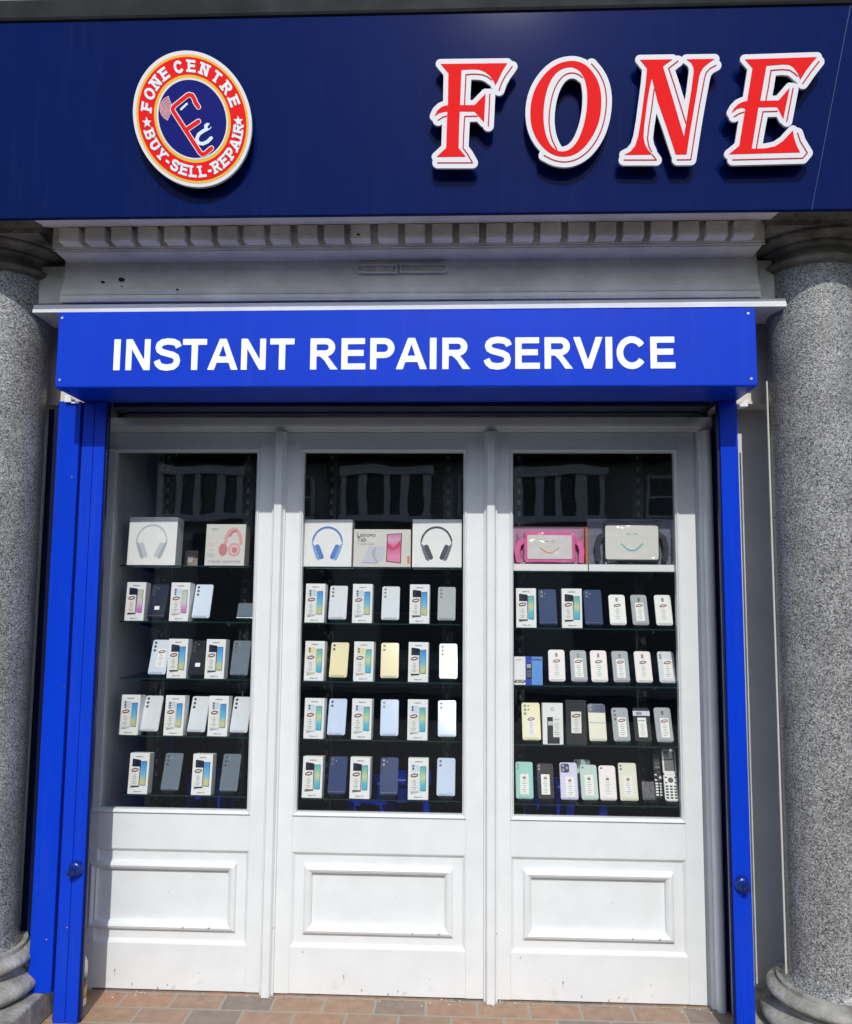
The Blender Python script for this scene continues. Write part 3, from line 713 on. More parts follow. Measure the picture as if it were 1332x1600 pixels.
LOCKM = mat('worn_blue_steel', (.03, .06, .32), .28, metal=.75)
def lock(parent, px, py, d, side):
    x, z = at(px, py, d)
    mb = MB()
    pr = [(.024, 0), (.025, .006), (.023, .014), (.019, .019), (.013, .022)]
    vs = MB(); vs.lathe([(r, h) for r, h in pr], LOCKM, n=28)
    M = Matrix.Translation((x, -d, z)) @ Matrix.Rotation(R(90), 4, 'X')
    mb.add([M @ Vector((v[0], v[1]*1.18, v[2])) for v in vs.v], vs.f, LOCKM)
    o = mb.build('lock', parent, True)
    mb = MB(); mb.cyl((x+side*.008, -d-.018, z-.006), (x+side*.010, -d-.036, z-.010), .0135, LOCKM, .012, 22); mb.cyl((x+side*.0102, -d-.0362, z-.0102), (x+side*.0103, -d-.0366, z-.0103), .0075, BLACK, .0075, 4)
    mb.build('keyhole', o, True)
    return o
# left rail: outer cover strip + twin guide channel
rl = thing('guide_rail', 'wide blue shutter guide rail left of the doors with outer cover strip', 'guide rail')
x0, x1 = X(121.5, 800, D_RAIL)+.002, X(158.5, 800, D_RAIL); xm = (x0+x1)/2
mb = MB(); mb.box(x0, xm-.0006, -D_RAIL, -.238, 0, BZ0-.002, BLUE2, .003); mb.box(xm+.0006, x1, -D_RAIL, -.238, 0, BZ0-.002, BLUE2, .003); mb.box(x0+.01, x1-.01, -.25, -.241, .002, BZ0-.003, NAVYDK); mb.build('channel', rl)
mb = MB(); mb.box(x1+.0005, x1+.008, -.250, -.236, 0, BZ0-.002, NAVYDK); mb.build('channel_liner', rl)
a0, a1 = X(76, 640, D_COVER), X(120, 740, D_COVER); za = Z(70, 1540, D_COVER)
mb = MB(); mb.prism([(X(92, 640, D_COVER), -D_COVER), (x0-.007, -D_COVER), (x0-.007, -.235), (X(92, 640, D_COVER), -.235)], 'z', .1062, BZ0-.002, BLUE); mb.build('cover_strip', rl)
mb = MB(); mb.box(X(92, 640, D_COVER)-.10, x0-.010, -.15, -.001, .11, BZ0-.004, NAVYDK); mb.build('side_plate', rl)  # blue plate coloured dark navy, the column's shade put into the colour
mb = MB(); mb.box(x0-.0065, x0-.0015, -.25, -.236, .003, BZ0-.003, NAVYDK); mb.build('joint_strip', rl)
lock(rl, 120, 1357, D_RAIL, -1)
for px, py, d in ((113, 745, D_COVER), (73, 1468, D_COVER), (105, 1449, D_RAIL), (100, 1073, D_COVER)):
    x, z = at(px, py, d); mb = MB(); mb.cyl((x, -d+.001, z), (x, -d-.003, z), .0045, SILVER, .003, 12); mb.build('rivet', rl, True)
rr_ = thing('guide_rail', 'narrow blue shutter guide rail right of the doors beside the white wall strip', 'guide rail')
x0, x1 = X(1129, 850, D_RAIL), X(1156.5, 850, D_RAIL)
x0b, x1b = X(1152.5, 1560, D_RAIL), X(1183, 1560, D_RAIL); x0 = (x0+x0b)/2; x1 = (x1+x1b)/2
mb = MB(); mb.box(x0, x1, -D_RAIL, -.238, 0, BZ0-.002, BLUE, .003); mb.build('channel', rr_)
mb = MB(); mb.box(x0-.008, x0-.0005, -.250, -.236, 0, BZ0-.002, NAVYDK); mb.build('channel_liner', rr_)
mb = MB(); mb.box(x1-.022, x1-.006, -.237, -.001, 0, BZ0-.004, NAVYDK); mb.build('side_plate', rr_)
lock(rr_, 1159, 1381, D_RAIL, 1)
RX1 = x1

# ================================================================== the three glazed doors
fr = thing('door_frame', 'white moulded door frame round the three glazed doors', 'door frame')
LX = [(X(403, 900, 0)-.850, X(434, 900, 0)), (X(434, 900, 0), X(767, 900, 0)), (X(767, 900, 0), X(1104.5, 1480, 0))]
mb = MB(); mb.prism([(.05, Z_HEAD-.028), (-.004, Z_HEAD-.028), (-.010, Z_HEAD-.024), (-.014, Z_HEAD-.014), (-.020, Z_HEAD-.010), (-.022, Z_HEAD), (-.022, BZ0-.012), (.05, BZ0-.012)], 'x', LX[0][0], LX[2][1]+.10, WHITE); mb.build('head', fr)
xj = LX[2][1]
mb = MB(); mb.prism([(xj+.001, .05), (xj+.001, .012), (xj+.010, .008), (xj+.012, -.014), (xj+.020, -.020), (xj+.024, -.020), (xj+.026, -.030)]+[(xj+.043-.016*math.cos(a), -.034-.014*math.sin(a)) for a in np.linspace(0, math.pi, 9)]+[(xj+.060, -.030), (xj+.064, -.012), (xj+.105, -.012), (xj+.105, .05)], 'z', 0.0, Z_HEAD-.029, WHITE); mb.build('jamb', fr, True)
mb = MB(); mb.box(xj+.075, xj+.118, -.055, -.013, 0, .145, WHITE, .004); mb.build('plinth_block', fr)
mb = MB(); mb.box(LX[0][0]-.05, LX[0][0]-.001, -.02, .05, 0, Z_HEAD-.029, WHITE); mb.build('jamb', fr)

def door(x0, x1, g0, g1, label, p0=None):
    t = thing('glazed_door', label, 'door', ((x0+x1)/2, 0, 0)); ox = (x0+x1)/2
    x0 -= ox; x1 -= ox; g0 -= ox; g1 -= ox; p0 = g0 if p0 is None else p0-ox
    x0 += .002; x1 -= .002
    zt = Z_HEAD-.030; pz1, pz0 = Z(595, 1334, 0), Z(595, 1484, 0)
    mb = MB(); TH = .045
    mb.box(x0, g0, 0, TH, .006, zt, WHITE); mb.box(g1, x1, 0, TH, .006, zt, WHITE)
    mb.box(g0+.0004, g1-.0004, 0.0003, TH, GZ1, zt, WHITE); mb.box(g0+.0004, g1-.0004, .0003, TH, pz1, GZ0, WHITE); mb.box(g0+.0004, g1-.0004, .0003, TH, .007, pz0, WHITE)
    mb.box(p0, g1, .026, .04, pz0, pz1, WHITE)
    if p0 > g0+.001: mb.box(g0+.0004, p0, .0003, TH, pz0+.0004, pz1-.0004, WHITE)
    mb.build('leaf', t)
    mb = MB()
    mb.rings([(g0+i, g1-i, GZ0+i, GZ1-i, y) for i, y in ((0, .0012), (.0012, -.005), (.004, -.0075), (.008, -.006), (.011, -.001), (.0145, .002), (.016, .0245))], WHITE, False); mb.build('glazing_bead', t)
    mb = MB()
    mb.rings([(p0+i, g1-i, pz0+i, pz1-i, y) for i, y in ((0, .001), (.003, .002), (.009, .008), (.014, .0135), (.050, .0135), (.0505, .003), (.056, -.003), (.064, -.0065), (.072, -.003), (.078, .003), (.0795, .004), (.083, .0185))], WHITE, True); mb.build('lower_panel', t)
    mb = MB(); mb.box(g0+.001, g1-.001, .0165, .0215, GZ0+.001, GZ1-.001, GLASS); mb.build('pane', t)
    return t
G = [(X(403, 900, 0)-.760, X(403, 708, 0)+.012), (X(475.5, 708, 0)-.013, X(725.5, 708, 0)+.013), (X(801, 706, 0)-.012, X(1056.5, 706, 0)+.006)]
door(*LX[0], *G[0], 'leftmost white glazed door, its left edge behind the blue rail', X(403, 900, 0)-.690)
door(*LX[1], *G[1], 'white glazed door in the middle between the two cover strips')
door(*LX[2], *G[2], 'rightmost white glazed door beside the moulded jamb')
for xc, lb in ((LX[0][1], 'white cover strip between the left and middle doors'), (LX[1][1], 'white cover strip between the middle and right doors')):
    t = thing('cover_strip', lb, 'cover strip', (xc, 0, 0), group='white cover strips over the door joints')
    mb = MB(); mb.prism([(-.027, -.0008), (-.027, -.010), (-.0245, -.013), (-.021, -.0135), (-.0205, -.018), (-.0150, -.033), (-.0130, -.0345), (.0130, -.0345), (.0150, -.033), (.0205, -.018), (.021, -.0135), (.0245, -.013), (.027, -.010), (.027, -.0008)], 'z', .002, Z_HEAD-.031, WHITE); mb.build('strip', t)

# spray bottle half hidden on the floor
t = thing('spray_bottle', 'small bottle with a colourful label on the floor behind the left rail', 'bottle', (X(133.5, 1570, .13)-.032, -.13, 0))
mb = MB(); mb.lathe([(.028, .001), (.032, .006), (.032, .15), (.026, .168), (.013, .178), (.012, .19)], PLUG, n=28); mb.build('body', t, True)
mb = MB(); mb.lathe([(.0325, .03), (.0325, .125)], ramp_mat('bottle_label', ((0, (190, 150, 60)), (.35, (200, 190, 120)), (.5, (170, 50, 60)), (.75, (60, 70, 90)), (1, (220, 215, 205))), 'Z', .03, .125), n=28, caps=False); mb.build('sleeve_label', t, True)
mb = MB(); mb.lathe([(.015, .188), (.015, .205), (.010, .209)], RED, n=20); mb.build('cap', t, True)
#@@PART3
# ================================================================== window display
ROWN = ('top', 'second', 'third', 'fourth', 'bottom')
WINN = ('left', 'middle', 'right')
NTH = ('first', 'second', 'third', 'fourth', 'fifth', 'sixth', 'seventh', 'eighth')
SHY = ((883.5, 971, 1060.5, 1150.5, 1243), (886, 974, 1065.5, 1156.5, 1249.5), (892.5, 982, 1072, 1165, 1258))
SHX = ((187, 393), (472, 719), (803, 1064))
SPX = (300, 597, 932)
SHZ = [[Z(SPX[wn], SHY[wn][k], -.0235) for k in range(5)] for wn in range(3)]
D_IT = -.027                                            # fronts of the goods, behind the glass
for wn in range(3):
    for k in range(5):
        a, b = X(SHX[wn][0], SHY[wn][k], -.0235), X(SHX[wn][1], SHY[wn][k], -.0235)
        t = thing('glass_shelf', 'clear green edged glass shelf, %s of five in the %s door window' % (('topmost', 'second', 'third', 'fourth', 'lowest')[k], WINN[wn]), 'shelf', ((a+b)/2, .0235, SHZ[wn][k]), group='glass shelves in the door windows')
        mb = MB(); h = (b-a)/2; mb.box(-h, h, .0012, .29, -.0052, -.0002, SHELFG); mb.build('plate', t)
        mb = MB(); mb.box(-h, h, 0, .001, -.0052, -.0002, SHELFE); mb.build('front_edge', t)
SLOTS = mat('slotted_steel', (.20, .205, .21), .4)
t_ = SLOTS.node_tree; b_ = t_.nodes['Principled BSDF']
tc_ = t_.nodes.new('ShaderNodeTexCoord'); sp_ = t_.nodes.new('ShaderNodeSeparateXYZ'); t_.links.new(tc_.outputs['Object'], sp_.inputs[0])
md_ = t_.nodes.new('ShaderNodeMath'); md_.operation = 'PINGPONG'; md_.inputs[1].default_value = .025; t_.links.new(sp_.outputs['Z'], md_.inputs[0])
gt_ = t_.nodes.new('ShaderNodeMath'); gt_.operation = 'GREATER_THAN'; gt_.inputs[1].default_value = .011; t_.links.new(md_.outputs[0], gt_.inputs[0])
rm_ = t_.nodes.new('ShaderNodeMix'); rm_.data_type = 'RGBA'; t_.links.new(gt_.outputs[0], rm_.inputs['Factor']); rm_.inputs['A'].default_value = (.22, .22, .23, 1); rm_.inputs['B'].default_value = (.008, .008, .009, 1)
t_.links.new(rm_.outputs['Result'], b_.inputs['Base Color'])
# slotted uprights with shelf brackets
for wn, px, lb in ((0, 257, 'dark slotted upright behind the left door window'), (0, 384, 'dark slotted upright at the right edge of the left door window'), (1, 516, 'dark slotted upright at the left of the middle door window'), (1, 700, 'dark slotted upright at the right of the middle door window'), (2, 812, 'dark slotted upright at the left edge of the right door window'), (2, 1000, 'dark slotted upright near the right of the right door window')):
    xx = X(px, 900, -.34)
    t = thing('shelf_upright', lb, 'shelf upright', (xx, .34, 0), group='slotted uprights carrying the glass shelves')
    mb = MB(); mb.box(-.022, .022, 0, .03, .35, 2.45, DMETAL, .002); mb.build('post', t)
    mb = MB()
    mb.box(-.006, .006, -.0015, -.0002, .4, 2.4, SLOTS)
    mb.build('slot_strip', t)
    for k in range(5):
        zz_ = SHZ[wn][k]-.0068
        mb = MB(); mb.prism([(-.002, zz_), (-.25, zz_), (-.25, zz_-.012), (-.002, zz_-.042)], 'x', -.006, .006, DMETAL); mb.build('bracket', t)

SCR_A = ramp_mat('phone_screen_blue_gold', ((0, (120, 190, 225)), (.25, (225, 215, 130)), (.5, (120, 200, 230)), (.75, (96, 176, 236)), (1, (70, 150, 228))), 'Z', .02, .13)
SCR_B = ramp_mat('phone_screen_teal', ((0, (70, 190, 230)), (.3, (110, 205, 218)), (.55, (214, 224, 164)), (.8, (126, 206, 190)), (1, (104, 194, 196))), 'Z', .03, .13)
SCR_C = ramp_mat('phone_screen_pink', ((0, (190, 150, 215)), (.25, (225, 130, 205)), (.5, (225, 215, 225)), (.75, (205, 220, 190)), (1, (215, 205, 190))), 'Z', .02, .13)
PHC = {}
def phm(name, col, rough=.16, metal=0.):
    rough = .5
    return mat('phone_back_'+name, lin(col), rough, metal=metal, spec=.10, coat=.30, coat_r=.085)
P_NAVY = phm('navy', (30, 38, 60)); P_ICE = phm('ice_blue', (216, 228, 242)); P_SILVER = phm('silver', (218, 223, 228)); P_GREY = phm('grey', (104, 118, 130), .2)
P_GOLD = phm('gold', (242, 229, 184), .18); P_WHITE = phm('white', (244, 243, 238), .16); P_SKY = phm('sky_blue', (204, 219, 242), .16); P_DBLUE = phm('deep_blue', (34, 58, 104), .14)
P_STEEL = phm('steel_grey', (160, 165, 168), .2, .1); P_YELLOW = phm('pale_yellow', (246, 240, 200), .2); P_CREAM = phm('cream', (232, 230, 208), .25); P_TEAL = phm('teal', (160, 212, 200), .2)
P_BLACK = phm('black', (24, 26, 32), .16); P_LILAC = phm('lilac', (216, 214, 238), .22); P_MINT = phm('mint', (200, 218, 210), .22); P_ROSE = phm('rose_white', (250, 240, 237), .16)
MESHC = {}
PRT_S = mat('satin_hinge', (.6, .6, .58), .6)
RIM = mat('lens_rim', (.10, .10, .11), .4, metal=.5)
def cached(key, fn):
    if key not in MESHC: MESHC[key] = fn()
    return MESHC[key]
def rrect(x0, x1, z0, z1, r, n=5):
    p = []
    for cx, cz, a0 in ((x1-r, z1-r, 0), (x0+r, z1-r, 90), (x0+r, z0+r, 180), (x1-r, z0+r, 270)):
        for i in range(n+1): a = R(a0+90*i/n); p.append((cx+r*math.cos(a), cz+r*math.sin(a)))
    return p
def slab(mb, x0, x1, z0, z1, y0, y1, r, mt, c=.0012, mt_side=None):
    lay = [(c, y0), (0, y0+c), (0, y1-c), (c, y1)]; vs = []; n = 0
    for i, y in lay:
        p = rrect(x0+i, x1-i, z0+i, z1-i, max(r-i, .0005)); n = len(p); vs += [(q[0], y, q[1]) for q in p]
    side = [(k*n+i, k*n+(i+1) % n, (k+1)*n+(i+1) % n, (k+1)*n+i) for k in range(3) for i in range(n)]
    mb.add(vs, [list(range(n))], mt); mb.add(vs, [list(range(3*n, 4*n))], mt); mb.add(vs, side, mt_side or mt)
def fl_map(y, dx=0, dz=0): return lambda u, v, w_: (u+dx, y+w_, v+dz)
def swoosh(cx, cz, a, b, tilt=10):
    """oval swoosh emblem: dark rim round a lighter red ring"""
    o = []; i_ = []
    for k in range(40):
        t = 2*math.pi*k/40; x, z = a*math.cos(t), b*math.sin(t); c, s = math.cos(R(tilt)), math.sin(R(tilt))
        o.append((cx+x*c-z*s, cz+x*s+z*c)); x, z = a*.86*math.cos(t)+a*.02, b*.50*math.sin(t)+b*.05; i_.append((cx+x*c-z*s, cz+x*s+z*c))
    return [o, i_]
def appl(cx, cz, s):
    f = d_sub(d_or(d_ell(-.24, 0, .42, .52, 30), d_ell(.24, 0, .42, .52, 30), d_poly([(.06, .62), (.10, .86), (.30, .98), (.27, .74)])), d_disc(.82, .10, .30))
    return [[(cx+x*s, cz+z*s) for x, z in l] for l in outline(f, (-.8, .9, -.7, 1.1), .05)]
def dashes(mb, cx, zs, ws, y, mt=GREYINK, th=.0026):
    for z, wd in zip(zs, ws):
        x = cx-wd/2
        while x < cx+wd/2-.001:
            l = min(random.choice((.0022, .0034, .0050)), cx+wd/2-x); mb.box(x, x+l, y, y+.0002, z-th/2, z+th/2, mt); x += l+.0009

BW, BH, BD = .0805, .1585, .052
def box_meshes(kind, pc, cams, scr):
    def body():
        mb = MB(); mb.box(-BW/2, BW/2, 0, BD, 0, BH, CARD, .0012); return mb.mesh('carton')
    def pic():
        mb = MB(); U = lambda x: (x-220)/340*BW; V = lambda y: (815-y)/715*BH
        q = [(U(x), V(y)) for x, y in ((100, 690), (100, 212), (108, 203), (118, 201), (228, 216), (246, 228), (250, 240), (244, 690))]
        mb.flat([q], pc, fl_map(-.0006), .0004)
        mb.flat([[(U(97), V(714)), (U(96), V(691)), (U(245), V(671)), (U(243), V(690))]], GREYINK, fl_map(-.0005), .0003)
        mb.flat([[(U(x), V(y)) for x, y in ((253, 660), (253, 250), (262, 241), (344, 236), (353, 243), (352, 655), (343, 668), (275, 664))]], INK, fl_map(-.0008), .0004)
        mb.flat([[(U(x), V(y)) for x, y in ((257, 650), (258, 262), (268, 247), (342, 243), (346, 250), (345, 648), (338, 660), (270, 655))]], scr, fl_map(-.0012), .0003)
        for k in range(cams): mb.flat([[(U(135)+.0036*math.cos(a), V(238+46*k)+.0042*math.sin(a)) for a in np.linspace(0, 2*math.pi, 15)[:-1]]], INK, fl_map(-.0010), .0003)
        me = text_mesh('SAMSUNG', .0062, INK, off=.00012); add_mesh(mb, me, 0, -.0006, V(172), INK)
        me = text_mesh('Galaxy A16', .0068, INK, off=.0001); add_mesh(mb, me, 0, -.0006, V(778), INK)
        return mb.mesh('printed_picture')
    def card():
        mb = MB(); U = lambda x: (x-220)/340*BW; V = lambda y: (815-y)/715*BH
        mb.flat([[(U(78), V(668)), (U(236), V(668)), (U(236), V(338)), (U(78), V(338))]], CARDS, fl_map(-.0026), .0009)
        s = swoosh(U(158), V(397), .0150, .0075)
        mb.flat(s, INK, fl_map(-.0029), .0002); mb.flat([swoosh(U(158), V(397), .0132, .0052)[0], swoosh(U(158), V(397), .0128, .0056)[1]], REDINK, fl_map(-.0032), .0002)
        random.seed(11); dashes(mb, U(158), [V(v) for v in (482, 514, 545, 572, 603, 632)], (.010, .016, .011, .007, .021, .013), -.0030)
        return mb.mesh('price_card')
    return cached(('bb',), body), cached(('bp', kind), pic), cached(('bc',), card)

def camera_mesh(kind, w_, L):
    def fn():
        mb = MB()
        def lens(x, z, r, rim=RIM): mb.cyl((x, -.0042, z), (x, -.0056, z), r, rim, r*.96, 16); mb.cyl((x, -.00565, z), (x, -.0062, z), r*.78, BLACK, r*.7, 14)
        xl = -w_/2+.0135
        if kind in ('v3', 'v2'):
            for k in range(3 if kind == 'v3' else 2): lens(xl, L-.0135-k*.0165, .0054)
            mb.cyl((xl+.014, -.0042, L-.019), (xl+.014, -.0050, L-.019), .0018, ACRY, n=10)
        elif kind == 'quad':
            for k in range(3): lens(xl, L-.013-k*.0155, .0056)
            for k in range(2): lens(xl+.014, L-.013-k*.0155, .0036)
        elif kind == 'pill':
            slab(mb, -.0048, .0048, L-.031, L-.013, -.0052, -.0041, .0046, BLACK, .0005); lens(0, L-.018, .0034, DMETAL)
        elif kind == 'pillside':
            slab(mb, -w_/2+.008, -w_/2+.016, L-.032, L-.010, -.0052, -.0041, .0038, BLACK, .0005)
        elif kind == 'duo':
            lens(-w_/2+.010, L-.012, .0048); lens(-w_/2+.010, L-.025, .0048)
        elif kind == 'single': lens(-w_/2+.011, L-.011, .0040, DMETAL)
        elif kind == 'tri':
            slab(mb, -w_/2+.004, -w_/2+.038, L-.040, L-.005, -.0055, -.0041, .008, P_DBLUE, .0006)
            for x, z in ((.013, -.014), (.013, -.031), (.029, -.0225)): mb.cyl((-w_/2+x, -.0056, L+z), (-w_/2+x, -.0072, L+z), .0066, BLACK, .006, 16)
        elif kind == 'bar':
            mb.box(-w_/2+.0005, w_/2-.0005, -.0062, -.0041, L-.034, L-.014, P_LILAC, .0008); slab(mb, -w_/2+.012, -w_/2+.036, L-.030, L-.018, -.0068, -.0063, .0055, BLACK, .0002)
        elif kind == 'flip':
            mb.box(-w_/2+.001, w_/2-.001, -.0047, -.0041, L-.036, L-.0015, P_DBLUE, .0003); lens(-w_/2+.011, L-.010, .0048); lens(-w_/2+.011, L-.023, .0048)
            mb.box(-w_/2-.0003, w_/2+.0003, -.0046, -.0036, L*.47, L*.47+.006, PRT_S, .0003)
        return mb.mesh('camera')
    return cached(('cam', kind, round(w_, 4), round(L, 4)), fn)
def label_mesh(kind, L):
    def fn():
        mb = MB(); mb.flat([rrect(-.017, .017, .018, .018+.078, .002, 2)], CARDS, fl_map(-.0047), .0005); z1 = .018+.078
        if kind == 'oval':
            mb.flat(swoosh(0, z1-.0125, .0145, .0062), INK, fl_map(-.0050), .0002); mb.flat([swoosh(0, z1-.0125, .0125, .0046)[0], swoosh(0, z1-.0125, .0120, .0049)[1]], REDINK, fl_map(-.0053), .0002)
        elif kind == 'fruit': mb.flat(appl(0, z1-.015, .0105), COPPER, fl_map(-.0050), .0002)
        else: mb.flat([[(-.013, z1-.010), (.013, z1-.010), (.013, z1-.014), (-.013, z1-.014)]], GREYINK, fl_map(-.0050), .0002)
        random.seed(5); dashes(mb, 0, [z1-v for v in (.028, .037, .045, .053, .061, .069)], (.012, .018, .012, .008, .022, .014), -.0050)
        return mb.mesh('price_label')
    return cached(('lab', kind), fn)
def sticker_mesh():
    def fn():
        mb = MB(); mb.box(-.010, .010, -.0049, -.0041, .034, .050, CARD); return mb.mesh('sticker')
    return cached(('stk',), fn)
LEAN = R(22.5)
def phone_body(pm, w_, L):
    def fn():
        mb = MB(); slab(mb, -w_/2, w_/2, 0, L, -.004, .004, .0085 if w_ > .068 else .0105, pm, .0014)
        mb.box(-w_/2+.004, w_/2-.004, -.0044, -.00405, .0085, .0093, GREYINK) if pm not in (P_BLACK,) else None
        return mb.mesh('phone_body', True)
    return cached(('ph', pm.name, round(w_, 4), round(L, 4)), fn)
def stand_mesh():
    def fn():
        mb = MB(); s, c = math.sin(LEAN), math.cos(LEAN); th = .003
        mb.box(-.027, .027, -.016, .060, 0, .0028, ACRYL)                                        # foot
        mb.box(-.027, .027, -.016, -.013, .003, .022, ACRYL)                                      # front lip
        mb.box(-.027, .027, -.0128, .003, .0088, .0112, ACRYL)                                    # tray
        o = (.0075, .0117)
        q = [(o[0], o[1]), (o[0]+s*.07, o[1]+c*.07), (o[0]+s*.07+c*th, o[1]+c*.07-s*th), (o[0]+c*th, o[1]-s*th)]
        mb.prism(q, 'x', -.025, .025, ACRYL)
        return mb.mesh('clear_stand')
    return cached(('st',), fn)
STG = 'clear acrylic phone stands on the shelves'
def put_stand(x, y, z, label, rz=0):
    o = link('phone_stand', stand_mesh()); o.location = (x, y, z+.0003); o.rotation_euler = (0, 0, rz)
    tag(o, label, 'stand', STG)

def place(wn, row, n, x0, x1, kind, look, grp, **k):
    """puts one good on a shelf: wn window, row shelf, n place from the left, x0..x1 its foot on the photograph"""
    z = SHZ[wn][row]; py = SHY[wn][row]; pos = '%s from left, %s shelf, %s window' % (NTH[n], ROWN[row], WINN[wn])
    lab = look+', '+pos
    if kind == 'box':
        xc = X((x0+x1)/2, py, D_IT); t = thing('phone_box', lab, 'phone box', (xc, -D_IT, z+.0002), (-R(6.0), 0, R(random.uniform(-1.5, 1.5)-2)), grp)
        a, b, c = box_meshes(k['pic'], k['pc'], k['cams'], k['scr'])
        link('carton', a, t); link('printed_picture', b, t); link('price_card', c, t)
        return
    D = D_IT-.018
    xc = X((x0+x1)/2, py, D); rz = R(k.get('rz', random.uniform(-2, 2)))
    w_ = k.get('w', .0735); L = k.get('L', .148)
    put_stand(xc, -D, z, 'clear acrylic stand under item, '+pos, rz)
    t = thing('mobile_phone', lab, 'phone', (xc, -D, z+.0122), (-LEAN+R(k.get('dl', random.uniform(-1.2, 1.2))), 0, rz), grp)
    link('phone_body', phone_body(k['pm'], w_, L), t)
    if k.get('cam'): link('camera', camera_mesh(k['cam'], w_, L), t)
    if k.get('lab'):
        o = link('price_label', label_mesh(k['lab'], L), t); o.location = (k.get('lx', 0), 0, k.get('lz', 0))
    if k.get('stk'): link('sticker', sticker_mesh(), t)

BG = 'white phone boxes with a printed phone and price card'
PG = 'phones leaning on clear stands, backs outward'
bx = dict(
 dkC=('box', 'phone box picturing dark phone and pink screen', BG, dict(pic='dkC', pc=P_NAVY, cams=1, scr=SCR_C)),
 ltC=('box', 'phone box picturing pale blue phone and pink screen', BG, dict(pic='ltC', pc=P_ICE, cams=3, scr=SCR_C)),
 dkA=('box', 'phone box picturing dark phone and blue screen', BG, dict(pic='dkA', pc=P_NAVY, cams=3, scr=SCR_A)),
 ltA=('box', 'phone box picturing silver phone and blue screen', BG, dict(pic='ltA', pc=P_SILVER, cams=3, scr=SCR_A)),
 goB=('box', 'phone box picturing gold phone and teal screen', BG, dict(pic='goB', pc=P_GOLD, cams=2, scr=SCR_B)),
 ltB=('box', 'phone box picturing pale phone and teal screen', BG, dict(pic='ltB', pc=P_ICE, cams=2, scr=SCR_B)),
 dkB=('box', 'phone box picturing dark phone and teal screen', BG, dict(pic='dkB', pc=P_NAVY, cams=2, scr=SCR_B)))
def ph(look, pm, cam, **k): return ('phone', look, PG, dict(pm=pm, cam=cam, **k))
SM = dict(w=.066, L=.131)
